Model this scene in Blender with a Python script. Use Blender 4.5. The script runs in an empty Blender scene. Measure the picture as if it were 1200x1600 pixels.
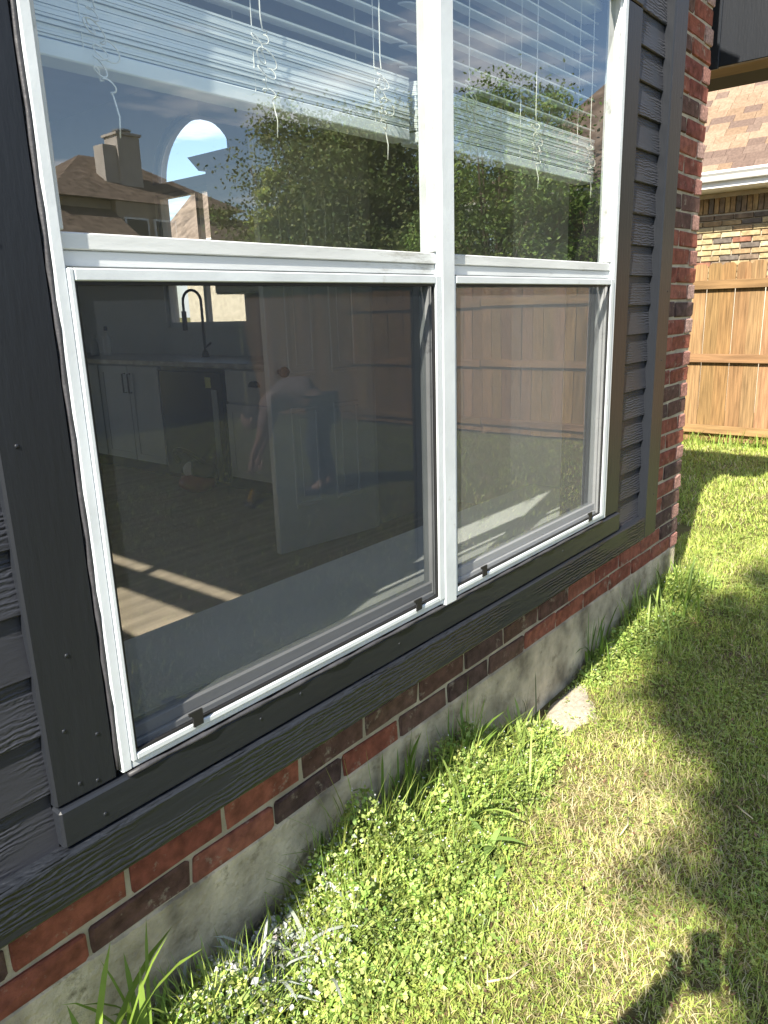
import bpy, math, random
import numpy as np
from mathutils import Matrix, Vector
random.seed(7); RNG = np.random.default_rng(11)
SC = bpy.context.scene; COL = SC.collection
# ------------------------------------------------------------ camera, sky, sun, exposure
CAM = Vector((0.0, -1.08, 1.52))
RT = Vector((0.63749, -0.76985, -0.03071)); UP = Vector((0.21875, 0.14262, 0.96530)); FW = Vector((0.73876, 0.62209, -0.25932))
cam_d = bpy.data.cameras.new('camera'); cam = bpy.data.objects.new('camera', cam_d); COL.objects.link(cam)
m3 = Matrix((RT, UP, -FW)).transposed()
cam.matrix_world = Matrix.Translation(CAM) @ m3.to_4x4()
cam_d.sensor_fit = 'VERTICAL'; cam_d.sensor_height = 36.0; cam_d.lens = 1182.0 * 36.0 / 1600.0
cam_d.clip_start = 0.02; cam_d.clip_end = 2000
SC.camera = cam
SUN_DIR = Vector((1.0, 0.25, -0.955)).normalized()          # the way the light travels
sun_d = bpy.data.lights.new('sun', 'SUN'); sun = bpy.data.objects.new('sun', sun_d); COL.objects.link(sun)
sun_d.energy = 5.0; sun_d.angle = math.radians(0.55); sun_d.color = (1.0, 0.93, 0.80)
sun.rotation_euler = SUN_DIR.to_track_quat('-Z', 'Y').to_euler(); sun.location = (-6, -3, 8)
W = bpy.data.worlds.new('World'); SC.world = W; W.use_nodes = True
nt = W.node_tree; nt.nodes.clear()
def wn(t, **k):
    n = nt.nodes.new(t)
    for a, b in k.items(): setattr(n, a, b)
    return n
sky = wn('ShaderNodeTexSky', sky_type='NISHITA', sun_disc=False)
sky.sun_elevation = math.asin(-SUN_DIR.z); sky.sun_rotation = math.atan2(-SUN_DIR.x, -SUN_DIR.y)
sky.air_density = 1.0; sky.dust_density = 0.6; sky.ozone_density = 1.5
tc = wn('ShaderNodeTexCoord'); sep = wn('ShaderNodeSeparateXYZ'); nt.links.new(tc.outputs['Generated'], sep.inputs[0])
zc = wn('ShaderNodeMath', operation='MAXIMUM'); zc.inputs[1].default_value = 0.06; nt.links.new(sep.outputs['Z'], zc.inputs[0])
dx = wn('ShaderNodeMath', operation='DIVIDE'); dy = wn('ShaderNodeMath', operation='DIVIDE')
nt.links.new(sep.outputs['X'], dx.inputs[0]); nt.links.new(zc.outputs[0], dx.inputs[1])
nt.links.new(sep.outputs['Y'], dy.inputs[0]); nt.links.new(zc.outputs[0], dy.inputs[1])
cmb = wn('ShaderNodeCombineXYZ'); nt.links.new(dx.outputs[0], cmb.inputs[0]); nt.links.new(dy.outputs[0], cmb.inputs[1]); cmb.inputs[2].default_value = 4.3
cn = wn('ShaderNodeTexNoise'); cn.inputs['Scale'].default_value = 0.75; cn.inputs['Detail'].default_value = 7; cn.inputs['Roughness'].default_value = 0.55
nt.links.new(cmb.outputs[0], cn.inputs['Vector'])
cr = wn('ShaderNodeValToRGB'); cr.color_ramp.elements[0].position = 0.53; cr.color_ramp.elements[1].position = 0.67
nt.links.new(cn.outputs['Fac'], cr.inputs[0])
mx = wn('ShaderNodeMixRGB'); mx.inputs[2].default_value = (8.0, 8.1, 8.4, 1)
nt.links.new(cr.outputs[0], mx.inputs[0]); nt.links.new(sky.outputs[0], mx.inputs[1])
bg = wn('ShaderNodeBackground'); bg.inputs['Strength'].default_value = 0.09
out = wn('ShaderNodeOutputWorld'); nt.links.new(mx.outputs[0], bg.inputs[0]); nt.links.new(bg.outputs[0], out.inputs[0])
SC.view_settings.view_transform = 'Standard'; SC.view_settings.look = 'None'; SC.view_settings.gamma = 1.0
SC.view_settings.use_curve_mapping = False; SC.view_settings.exposure = 1.52
SC.render.engine = 'CYCLES'
SC.cycles.max_bounces = 8; SC.cycles.diffuse_bounces = 4; SC.cycles.glossy_bounces = 4; SC.cycles.transmission_bounces = 4
SC.cycles.transparent_max_bounces = 24; SC.cycles.use_denoising = True; SC.cycles.caustics_reflective = False; SC.cycles.caustics_refractive = False
SC.cycles.sample_clamp_indirect = 6.0

# ------------------------------------------------------------ materials
MATS = {}
def node_mat(name):
    m = bpy.data.materials.new(name); m.use_nodes = True; t = m.node_tree; t.nodes.clear(); MATS[name] = m
    def N(k, **kw):
        n = t.nodes.new(k)
        for a, b in kw.items(): setattr(n, a, b)
        return n
    return m, t, N, t.links.new
def coords(t, N, L, scale, rot=None, world=False):
    tc = N('ShaderNodeTexCoord'); oi = N('ShaderNodeObjectInfo')
    mu = N('ShaderNodeMath', operation='MULTIPLY'); mu.inputs[1].default_value = 0 if world else 37.0; L(oi.outputs['Random'], mu.inputs[0])
    ad = N('ShaderNodeVectorMath', operation='ADD')
    if world:
        g = N('ShaderNodeNewGeometry'); L(g.outputs['Position'], ad.inputs[0])
    else: L(tc.outputs['Object'], ad.inputs[0])
    L(mu.outputs[0], ad.inputs[1])
    mp = N('ShaderNodeMapping'); mp.inputs['Scale'].default_value = scale
    L(ad.outputs[0], mp.inputs['Vector']); return mp.outputs[0]
def M(name, color, rough=0.6, var=0.15, nscale=6.0, bump=0.0, bscale=80.0, stretch=(1, 1, 1), spec=0.4, tint=None, objcol=False, attr=None,
      wave=None, metallic=0.0, bdist=0.004, dirt=None, trans=0.0, world=False):
    m, t, N, L = node_mat(name)
    b = N('ShaderNodeBsdfPrincipled'); o = N('ShaderNodeOutputMaterial')
    b.inputs['Roughness'].default_value = rough; b.inputs['Specular IOR Level'].default_value = spec; b.inputs['Metallic'].default_value = metallic
    v = coords(t, N, L, stretch, world=world)
    n1 = N('ShaderNodeTexNoise'); n1.inputs['Scale'].default_value = nscale; n1.inputs['Detail'].default_value = 6; L(v, n1.inputs['Vector'])
    base = N('ShaderNodeMixRGB'); base.blend_type = 'MIX'
    c2 = tint or tuple(min(1, c * (1 - var * 2)) for c in color)
    c1 = tuple(min(1, c * (1 + var)) for c in color) if not tint else color
    base.inputs[1].default_value = (*c1, 1); base.inputs[2].default_value = (*c2, 1)
    rp = N('ShaderNodeValToRGB'); rp.color_ramp.elements[0].position = 0.3; rp.color_ramp.elements[1].position = 0.7
    L(n1.outputs['Fac'], rp.inputs[0]); L(rp.outputs[0], base.inputs[0]); cur = base.outputs[0]
    if objcol or attr:
        mm = N('ShaderNodeMixRGB'); mm.blend_type = 'MULTIPLY'; mm.inputs[0].default_value = 1.0
        if attr: s = N('ShaderNodeAttribute', attribute_name=attr).outputs['Color']
        else: s = N('ShaderNodeObjectInfo').outputs['Color']
        L(cur, mm.inputs[1]); L(s, mm.inputs[2]); cur = mm.outputs[0]
    if dirt:
        nd = N('ShaderNodeTexNoise'); nd.inputs['Scale'].default_value = dirt[1]; nd.inputs['Detail'].default_value = 8; nd.inputs['Roughness'].default_value = .7; L(v, nd.inputs['Vector'])
        rd = N('ShaderNodeValToRGB'); rd.color_ramp.elements[0].position = dirt[2]; rd.color_ramp.elements[1].position = dirt[2] + .12
        md = N('ShaderNodeMixRGB'); md.inputs[2].default_value = (*dirt[0], 1); L(nd.outputs['Fac'], rd.inputs[0]); L(rd.outputs[0], md.inputs[0]); L(cur, md.inputs[1]); cur = md.outputs[0]
    L(cur, b.inputs['Base Color'])
    if bump:
        if wave:
            n2 = N('ShaderNodeTexWave', wave_type='BANDS', bands_direction=wave[0], wave_profile='SIN'); n2.inputs['Scale'].default_value = wave[1]
            n2.inputs['Distortion'].default_value = wave[2]; n2.inputs['Detail'].default_value = 3; n2.inputs['Detail Scale'].default_value = wave[3]; n2.inputs['Detail Roughness'].default_value = .6
            vv = coords(t, N, L, wave[4], world=world); L(vv, n2.inputs['Vector'])
            n3 = N('ShaderNodeTexNoise'); n3.inputs['Scale'].default_value = 9; n3.inputs['Detail'].default_value = 2; L(vv, n3.inputs['Vector'])
            r3 = N('ShaderNodeValToRGB'); r3.color_ramp.elements[0].position = .40; r3.color_ramp.elements[1].position = .62; L(n3.outputs['Fac'], r3.inputs[0])
            mul = N('ShaderNodeMath', operation='MULTIPLY'); L(n2.outputs['Fac'], mul.inputs[0]); L(r3.outputs[0], mul.inputs[1])
            n4 = N('ShaderNodeTexNoise'); n4.inputs['Scale'].default_value = bscale; n4.inputs['Detail'].default_value = 4; L(v, n4.inputs['Vector'])
            ad = N('ShaderNodeMath', operation='MULTIPLY_ADD'); ad.inputs[1].default_value = .35; L(n4.outputs['Fac'], ad.inputs[0]); L(mul.outputs[0], ad.inputs[2]); h = ad.outputs[0]
        else:
            n2 = N('ShaderNodeTexNoise'); n2.inputs['Scale'].default_value = bscale; n2.inputs['Detail'].default_value = 5; n2.inputs['Roughness'].default_value = .6; L(v, n2.inputs['Vector']); h = n2.outputs['Fac']
        bp = N('ShaderNodeBump'); bp.inputs['Strength'].default_value = bump; bp.inputs['Distance'].default_value = bdist
        L(h, bp.inputs['Height']); L(bp.outputs[0], b.inputs['Normal'])
    if trans:
        tr = N('ShaderNodeBsdfTranslucent'); ms = N('ShaderNodeMixShader'); ms.inputs[0].default_value = trans
        L(cur, tr.inputs[0]); L(b.outputs[0], ms.inputs[1]); L(tr.outputs[0], ms.inputs[2]); L(ms.outputs[0], o.inputs[0])
    else: L(b.outputs[0], o.inputs[0])
    return m
def glass_mat(name, f0, tint=(1, 1, 1), dust=0.02):
    m, t, N, L = node_mat(name)
    g = N('ShaderNodeNewGeometry'); d = N('ShaderNodeVectorMath', operation='DOT_PRODUCT'); L(g.outputs['Incoming'], d.inputs[0]); L(g.outputs['Normal'], d.inputs[1])
    ab = N('ShaderNodeMath', operation='ABSOLUTE'); L(d.outputs['Value'], ab.inputs[0])
    om = N('ShaderNodeMath', operation='SUBTRACT'); om.inputs[0].default_value = 1.0; L(ab.outputs[0], om.inputs[1])
    pw = N('ShaderNodeMath', operation='POWER'); pw.inputs[1].default_value = 4.2; L(om.outputs[0], pw.inputs[0])
    ma = N('ShaderNodeMath', operation='MULTIPLY_ADD'); ma.inputs[1].default_value = 1 - f0; ma.inputs[2].default_value = f0; L(pw.outputs[0], ma.inputs[0])
    tr = N('ShaderNodeBsdfTransparent'); tr.inputs[0].default_value = (*tint, 1); gl = N('ShaderNodeBsdfGlossy'); gl.inputs['Roughness'].default_value = 0.0
    tc = N('ShaderNodeTexCoord'); nz = N('ShaderNodeTexNoise'); nz.inputs['Scale'].default_value = 2.2; nz.inputs['Detail'].default_value = 1; L(tc.outputs['Object'], nz.inputs['Vector'])
    bp = N('ShaderNodeBump'); bp.inputs['Strength'].default_value = .05; bp.inputs['Distance'].default_value = .01; L(nz.outputs['Fac'], bp.inputs['Height']); L(bp.outputs[0], gl.inputs['Normal'])
    ms = N('ShaderNodeMixShader'); L(ma.outputs[0], ms.inputs[0]); L(tr.outputs[0], ms.inputs[1]); L(gl.outputs[0], ms.inputs[2])
    df = N('ShaderNodeBsdfDiffuse'); df.inputs[0].default_value = (.55, .54, .5, 1)
    n2 = N('ShaderNodeTexNoise'); n2.inputs['Scale'].default_value = 130; n2.inputs['Detail'].default_value = 3; L(tc.outputs['Object'], n2.inputs['Vector'])
    n5 = N('ShaderNodeTexNoise'); n5.inputs['Scale'].default_value = 4; L(tc.outputs['Object'], n5.inputs['Vector'])
    r2 = N('ShaderNodeValToRGB'); r2.color_ramp.elements[0].position = .58; r2.color_ramp.elements[1].position = .80; L(n2.outputs['Fac'], r2.inputs[0])
    mm = N('ShaderNodeMath', operation='MULTIPLY'); L(r2.outputs[0], mm.inputs[0]); L(n5.outputs['Fac'], mm.inputs[1])
    m2 = N('ShaderNodeMath', operation='MULTIPLY_ADD'); m2.inputs[1].default_value = .05; m2.inputs[2].default_value = dust; L(mm.outputs[0], m2.inputs[0])
    ms2 = N('ShaderNodeMixShader'); L(m2.outputs[0], ms2.inputs[0]); L(ms.outputs[0], ms2.inputs[1]); L(df.outputs[0], ms2.inputs[2])
    o = N('ShaderNodeOutputMaterial'); L(ms2.outputs[0], o.inputs[0]); return m
def screen_mat(name, cover, col):
    m, t, N, L = node_mat(name)
    tc = N('ShaderNodeTexCoord')
    outs = []
    for ax in ('X', 'Z'):
        w = N('ShaderNodeTexWave', wave_type='BANDS', bands_direction=ax, wave_profile='SIN'); w.inputs['Scale'].default_value = 230; L(tc.outputs['Object'], w.inputs['Vector']); outs.append(w.outputs['Fac'])
    mxm = N('ShaderNodeMath', operation='MAXIMUM'); L(outs[0], mxm.inputs[0]); L(outs[1], mxm.inputs[1])
    nz = N('ShaderNodeTexNoise'); nz.inputs['Scale'].default_value = 5; nz.inputs['Detail'].default_value = 4; L(tc.outputs['Object'], nz.inputs['Vector'])
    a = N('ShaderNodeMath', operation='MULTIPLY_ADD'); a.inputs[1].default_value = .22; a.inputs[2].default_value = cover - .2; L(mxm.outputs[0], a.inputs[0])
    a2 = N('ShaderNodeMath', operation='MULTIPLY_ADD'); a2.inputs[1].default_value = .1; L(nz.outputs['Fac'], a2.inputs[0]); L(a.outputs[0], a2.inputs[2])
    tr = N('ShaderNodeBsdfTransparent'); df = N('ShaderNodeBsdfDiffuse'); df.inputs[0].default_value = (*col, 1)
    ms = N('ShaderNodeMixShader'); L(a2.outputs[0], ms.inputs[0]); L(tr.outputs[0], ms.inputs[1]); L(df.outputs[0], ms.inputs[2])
    o = N('ShaderNodeOutputMaterial'); L(ms.outputs[0], o.inputs[0]); return m

BLK = (0.0155, 0.018, 0.0235)
M('trim_v', BLK, .40, .12, 4, .35, 95, (1, 1, .16), .30, bdist=.0022, dirt=((.045, .047, .055), 40, .70))
M('trim_h', BLK, .38, .12, 4, .9, 70, (.2, 1, 1), .30, wave=('Z', 20, 7, 2.2, (.33, 1, 1.5)), bdist=.0045)
M('trim_smooth', BLK, .38, .1, 4, .35, 55, (.25, 1, 1), .30, bdist=.003)
M('siding', (0.025, 0.027, 0.035), .5, .12, 4, .62, 90, (.25, 1, 1), .4, wave=('Z', 24, 7, 2.0, (.5, 1, 1.4)), bdist=.0034)
M('white_vinyl', (.58, .62, .65), .42, .06, 8, .15, 30, (1, 1, 1), .4, dirt=((.34, .34, .32), 18, .63))
M('white_grubby', (.58, .60, .60), .5, .08, 12, .2, 60, (.2, 1, 1), .4, dirt=((.25, .24, .21), 16, .58))
M('shaded_sash', (.30, .31, .32), .5, .08, 9, .15, 60, (.15, 1, 1), .4, dirt=((.10, .10, .10), 14, .6))  # white sash greyed in colour for the shade behind the screens
M('black_gasket', (.012, .012, .013), .6, .1)
M('caulk', (.05, .05, .056), .5, .15, 30, .5, 60)
glass_mat('glass_upper', .22, (.93, .97, .96), .002); glass_mat('glass_lower', .115, (.90, .94, .93), .003); glass_mat('glass_lower_right', .25, (.90, .94, .93), .004); glass_mat('glass_plain', .08, (.97, .98, .98), .001)
screen_mat('screen_left', .44, (.034, .041, .052)); screen_mat('screen_right', .28, (.26, .27, .28))  # twin screens toned apart; the right pane's pale haze is in its colour
M('brick', (1, 1, 1), .88, .28, 30, .9, 130, spec=.2, objcol=True, bdist=.005, dirt=((.33, .28, .22), 20, .585))
M('brick_rough', (1, 1, 1), .9, .30, 90, 1.0, 130, spec=.2, objcol=True, bdist=.006)
M('mortar', (.44, .39, .30), .95, .15, 14, .9, 110, spec=.1, bdist=.006, dirt=((.24, .21, .18), 9, .6))
M('concrete', (.54, .47, .35), .92, .3, 9, 1.0, 55, spec=.15, bdist=.012, dirt=((.22, .185, .125), 11, .56), world=True)
M('dirt', (.40, .355, .285), .95, .15, 60, .7, 240, spec=.1, bdist=.005, dirt=((.34, .29, .21), 60, .6), world=True)
M('soil_lawn', (.17, .135, .065), .95, .0, 9, 1.0, 120, spec=.1, tint=(.15, .16, .05), bdist=.02, dirt=((.24, .18, .10), 3.2, .54), world=True)
M('grass', (1, 1, 1), .55, .1, 3, attr='tone', spec=.35, trans=.35)
M('leafy', (1, 1, 1), .5, .12, 20, attr='tone', spec=.35, trans=.3)
M('tree_leaf', (1, 1, 1), .55, .1, 3, attr='tone', spec=.3, trans=.35)
M('bark', (.13, .10, .075), .9, .3, 12, .9, 40, (1, 1, .2), .2)
M('cedar', (1, 1, 1), .8, .27, 11, .6, 50, (1, 5, .3), .25, objcol=True, wave=('Y', 12, 6, 1, (1, 1.2, .12)), bdist=.003, dirt=((.16, .075, .03), 6, .60))
M('cedar_rail', (1, 1, 1), .75, .25, 7, .5, 50, (1, .3, 4), .25, objcol=True, dirt=((.22, .10, .035), 7, .62))
M('tan_brick', (1, 1, 1), .85, .28, 18, .6, 70, spec=.2, objcol=True)
M('tan_mortar', (.55, .48, .38), .95, .1, 9, .5, 60)
M('shingle', (1, 1, 1), .92, .16, 30, .8, 190, spec=.15, objcol=True)
M('shingle_far', (.20, .155, .125), .92, .25, 5, .6, 60, (1, 1, 1), .15, world=True)
M('white_paint', (.80, .81, .80), .4, .03, 5)
M('soffit_wood', (.25, .15, .085), .7, .25, 6, .4, 40, (1, .2, 1))
M('tan_wall', (.44, .36, .27), .85, .15, 4, .5, 18)
M('chimney_siding', (.50, .46, .42), .8, .08, 4, .3, 30)
M('dark_void', (.02, .02, .022), .8, .1)
M('wall_paint', (.60, .60, .60), .75, .03, 3, .25, 190, bdist=.002)
M('ceiling_paint', (.7, .69, .66), .8, .03, 3)
M('seat_paint', (.78, .78, .76), .5, .05, 3)
M('oak_floor', (.33, .275, .21), .45, .18, 5, .15, 60, (.4, 3, 1), .4)
M('blind', (.80, .84, .84), .4, .03, 5, .15, 70, (.1, 1, 1), .45)
M('cord', (.85, .84, .78), .7, .05)
M('cabinet', (.62, .62, .61), .45, .03, 4)
M('countertop', (.50, .48, .45), .3, .18, 14)
M('black_metal', (.02, .02, .022), .35, .1)
M('steel', (.30, .32, .34), .35, .05, metallic=.7)
M('black_gloss', (.018, .018, .02), .2, .1, spec=.5)
M('sticker', (.65, .62, .18), .6, .05); M('white_plastic', (.78, .78, .76), .4, .04); M('red_plastic', (.30, .03, .03), .35, .05); M('wood_box', (.32, .19, .10), .6, .2)
M('skin', (.42, .27, .21), .5, .08, 12, spec=.35); M('pink_shirt', (.30, .22, .215), .85, .12, 10, .4, 40); M('navy_cloth', (.045, .05, .065), .85, .15, 10, .4, 40)
M('hair', (.03, .02, .015), .6, .2, 30); M('yellow_plastic', (.55, .36, .05), .45, .08); M('phone', (.02, .02, .022), .3, .05); M('straw', (.62, .52, .33), .8, .15)

# ------------------------------------------------------------ building helpers
WL = {}
def link(o, parent=None, w=(0, 0, 0)):
    COL.objects.link(o); w = Vector(w); WL[o.name] = w
    if parent is not None:
        o.parent = parent; o.location = w - WL[parent.name]
    else: o.location = w
    return o
def tag(o, label=None, cat=None, group=None, kind=None):
    if label: o['label'] = label
    if cat: o['category'] = cat
    if group: o['group'] = group
    if kind: o['kind'] = kind
    return o
def thing(name, loc, label, cat, group=None):
    return tag(link(bpy.data.objects.new(name, None), None, loc), label, cat, group)
class MB:
    def __init__(s): s.v = []; s.f = []
    def add(s, v, f):
        n = len(s.v); s.v += [tuple(p) for p in v]; s.f += [tuple(i + n for i in q) for q in f]; return s
    def box(s, x0, x1, y0, y1, z0, z1, b=0.0):
        v, f = boxvf((x1 - x0), (y1 - y0), (z1 - z0), b); c = ((x0 + x1) / 2, (y0 + y1) / 2, (z0 + z1) / 2)
        return s.add([(p[0] + c[0], p[1] + c[1], p[2] + c[2]) for p in v], f)
    def tube(s, pts, r, n=6, cap=True):
        pts = [Vector(p) for p in pts]; rr = r if isinstance(r, (list, tuple)) else [r] * len(pts); V = []; F = []
        a = None
        for i, p in enumerate(pts):
            d = (pts[min(i + 1, len(pts) - 1)] - pts[max(i - 1, 0)])
            d = d.normalized() if d.length > 1e-9 else Vector((0, 0, 1))
            if a is None: a = d.orthogonal().normalized()
            a = (a - d * a.dot(d)); a = a.normalized() if a.length > 1e-6 else d.orthogonal().normalized()
            b = d.cross(a)
            for k in range(n):
                t = 2 * math.pi * k / n; V.append(p + (a * math.cos(t) + b * math.sin(t)) * rr[i])
        for i in range(len(pts) - 1):
            for k in range(n): F.append((i * n + k, i * n + (k + 1) % n, (i + 1) * n + (k + 1) % n, (i + 1) * n + k))
        if cap: F.append(tuple(range(n))[::-1]); F.append(tuple((len(pts) - 1) * n + k for k in range(n)))
        return s.add(V, F)
    def lathe(s, c, prof, n=16):
        V = []; F = []
        for (r, z) in prof:
            for k in range(n): t = 2 * math.pi * k / n; V.append((c[0] + r * math.cos(t), c[1] + r * math.sin(t), c[2] + z))
        for i in range(len(prof) - 1):
            for k in range(n): F.append((i * n + k, i * n + (k + 1) % n, (i + 1) * n + (k + 1) % n, (i + 1) * n + k))
        F.append(tuple(range(n))[::-1]); F.append(tuple((len(prof) - 1) * n + k for k in range(n)))
        return s.add(V, F)
    def ball(s, c, r, n=10, m=7):
        if not isinstance(r, (tuple, list)): r = (r, r, r)
        V = [(c[0], c[1], c[2] - r[2])]; F = []
        for i in range(1, m):
            p = math.pi * i / m
            for k in range(n):
                t = 2 * math.pi * k / n; V.append((c[0] + r[0] * math.sin(p) * math.cos(t), c[1] + r[1] * math.sin(p) * math.sin(t), c[2] - r[2] * math.cos(p)))
        V.append((c[0], c[1], c[2] + r[2])); e = len(V) - 1
        for k in range(n): F.append((0, 1 + (k + 1) % n, 1 + k)); F.append((e, 1 + (m - 2) * n + k, 1 + (m - 2) * n + (k + 1) % n))
        for i in range(m - 2):
            for k in range(n): F.append((1 + i * n + k, 1 + i * n + (k + 1) % n, 1 + (i + 1) * n + (k + 1) % n, 1 + (i + 1) * n + k))
        return s.add(V, F)
    def prism(s, poly, axis, a, b):      # poly in the two other axes, extruded along axis
        def P(u, w, t): return {'x': (t, u, w), 'y': (u, t, w), 'z': (u, w, t)}[axis]
        n = len(poly); V = [P(u, w, a) for u, w in poly] + [P(u, w, b) for u, w in poly]
        F = [tuple(range(n))[::-1], tuple(range(n, 2 * n))] + [(i, (i + 1) % n, n + (i + 1) % n, n + i) for i in range(n)]
        return s.add(V, F)
    def xform(s, mat): s.v = [tuple(mat @ Vector(p)) for p in s.v]; return s
    def build(s, name, mat, parent=None, smooth=False, base=True):
        a = np.array(s.v); c = (a.min(0) + a.max(0)) / 2
        if base: c[2] = a[:, 2].min()
        me = bpy.data.meshes.new(name); me.from_pydata([tuple(p) for p in a - c], [], s.f); me.materials.append(MATS[mat])
        fix_normals(me)
        if smooth: me.shade_smooth()
        return link(bpy.data.objects.new(name, me), parent, c)
import bmesh
def fix_normals(me):
    bm = bmesh.new(); bm.from_mesh(me); bmesh.ops.recalc_face_normals(bm, faces=bm.faces); bm.to_mesh(me); bm.free()
def boxvf(sx, sy, sz, b=0.0):
    hx, hy, hz = sx / 2, sy / 2, sz / 2
    if b <= 0:
        v = [(x, y, z) for x in (-hx, hx) for y in (-hy, hy) for z in (-hz, hz)]
        return v, [(0, 1, 3, 2), (4, 6, 7, 5), (0, 4, 5, 1), (2, 3, 7, 6), (0, 2, 6, 4), (1, 5, 7, 3)]
    b = min(b, hx * .9, hy * .9, hz * .9); v = []; ix = {}
    for X in (-1, 1):
        for Y in (-1, 1):
            for Z in (-1, 1):
                for a in range(3):
                    ix[X, Y, Z, a] = len(v)
                    v.append((X * (hx - (0 if a == 0 else b)), Y * (hy - (0 if a == 1 else b)), Z * (hz - (0 if a == 2 else b))))
    f = []
    for q in (-1, 1):
        f.append([ix[q, a, c, 0] for a, c in ((-1, -1), (1, -1), (1, 1), (-1, 1))])
        f.append([ix[a, q, c, 1] for a, c in ((-1, -1), (1, -1), (1, 1), (-1, 1))])
        f.append([ix[a, c, q, 2] for a, c in ((-1, -1), (1, -1), (1, 1), (-1, 1))])
    for a in (-1, 1):
        for c in (-1, 1):
            f.append([ix[-1, a, c, 1], ix[1, a, c, 1], ix[1, a, c, 2], ix[-1, a, c, 2]])
            f.append([ix[a, -1, c, 0], ix[a, 1, c, 0], ix[a, 1, c, 2], ix[a, -1, c, 2]])
            f.append([ix[a, c, -1, 0], ix[a, c, 1, 0], ix[a, c, 1, 1], ix[a, c, -1, 1]])
    for X in (-1, 1):
        for Y in (-1, 1):
            for Z in (-1, 1): f.append([ix[X, Y, Z, k] for k in range(3)])
    return v, f
BC = {}
def piece(name, mat, parent, c, size, b=.004, color=None, rot=None, rough=0.0):
    """one box-shaped piece (brick, picket, shingle ...) sharing mesh data with pieces of the same size"""
    k = (name, mat, tuple(round(q, 3) for q in size), b, random.randrange(4) if rough else 0)
    if k not in BC:
        v, f = boxvf(*size, b)
        if rough: v = [(x + random.uniform(-rough, rough), y + random.uniform(-rough, rough), z + random.uniform(-rough, rough)) for x, y, z in v]
        me = bpy.data.meshes.new(name); me.from_pydata(v, [], f); me.materials.append(MATS[mat]); fix_normals(me); BC[k] = me
    o = link(bpy.data.objects.new(name, BC[k]), parent, c)
    if color: o.color = (*color, 1)
    if rot: o.rotation_euler = rot
    return o
def raw_mesh(name, V, F_counts, F_idx, mat, parent=None, tone=None, kindv=None):
    me = bpy.data.meshes.new(name); nv = len(V)
    me.vertices.add(nv); me.vertices.foreach_set('co', np.asarray(V, np.float32).ravel())
    starts = np.concatenate([[0], np.cumsum(F_counts)[:-1]]).astype(np.int32)
    me.loops.add(len(F_idx)); me.loops.foreach_set('vertex_index', np.asarray(F_idx, np.int32))
    me.polygons.add(len(F_counts)); me.polygons.foreach_set('loop_start', starts)
    me.update(calc_edges=True)
    me.materials.append(MATS[mat])
    if tone is not None:
        a = me.color_attributes.new('tone', 'FLOAT_COLOR', 'POINT'); c = np.ones((nv, 4), np.float32); c[:, :3] = tone; a.data.foreach_set('color', c.ravel())
    me.validate()
    return bpy.data.objects.new(name, me)
def blades(P, H, Wd, lean, tone, yaw, seg=2, droop=0.35):
    """curved grass blades: P (n,3) roots, H length, Wd width, lean 0..1, returns V, counts, idx, tone"""
    n = len(P); d = np.stack([np.cos(yaw), np.sin(yaw), np.zeros(n)], 1); sd = np.stack([-np.sin(yaw), np.cos(yaw), np.zeros(n)], 1)
    rows = []
    for i in range(seg + 1):
        t = i / seg
        out = lean * H * (t ** 1.6); up = H * t * np.sqrt(np.clip(1 - (lean * .8) ** 2, .05, 1)) - droop * H * lean * t ** 3
        c = P + d * out[:, None]; c[:, 2] += up
        if i == seg: rows.append(c[:, None, :])
        else:
            w = Wd * (1 - .55 * t ** 2) * .5
            rows.append(np.stack([c - sd * w[:, None], c + sd * w[:, None]], 1))
    V = np.concatenate(rows, 1); k = 2 * seg + 1; base = (np.arange(n) * k)[:, None]
    F = []; cnt = []
    for i in range(seg - 1): F.append(base + np.array([[2 * i, 2 * i + 1, 2 * i + 3, 2 * i + 2]])); cnt.append(4)
    F.append(base + np.array([[2 * seg - 2, 2 * seg - 1, 2 * seg]])); cnt.append(3)
    idx = np.concatenate(F, 1).ravel(); counts = np.tile(cnt, n)
    return V.reshape(-1, 3), counts, idx, np.repeat(tone, k, 0)
def leaf_quads(P, size, tone, up_bias=.6, aspect=.62):
    """small pointed leaves (4-vertex kites) at P"""
    n = len(P); nrm = RNG.normal(size=(n, 3)); nrm[:, 2] = np.abs(nrm[:, 2]) + up_bias; nrm /= np.linalg.norm(nrm, axis=1)[:, None]
    a = np.cross(nrm, RNG.normal(size=(n, 3))); a /= np.linalg.norm(a, axis=1)[:, None]; b = np.cross(nrm, a)
    s = size[:, None]
    V = np.stack([P - a * s * .5, P + b * s * .5 * aspect - a * s * .05, P + a * s * .55, P - b * s * .5 * aspect - a * s * .05], 1)
    return V.reshape(-1, 3), np.full(n, 4), np.arange(4 * n), np.repeat(tone, 4, 0)
def join(parts):
    V = []; C = []; I = []; T = []; off = 0
    for v, c, i, t in parts: V.append(v); C.append(c); I.append(i + off); T.append(t); off += len(v)
    return np.concatenate(V), np.concatenate(C), np.concatenate(I), np.concatenate(T)
def jit(col, n, s=.2):
    c = np.array(col)[None] * (1 + RNG.normal(0, s, (n, 1))) * (1 + RNG.normal(0, s * .35, (n, 3))); return np.clip(c, .005, .9)

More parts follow.
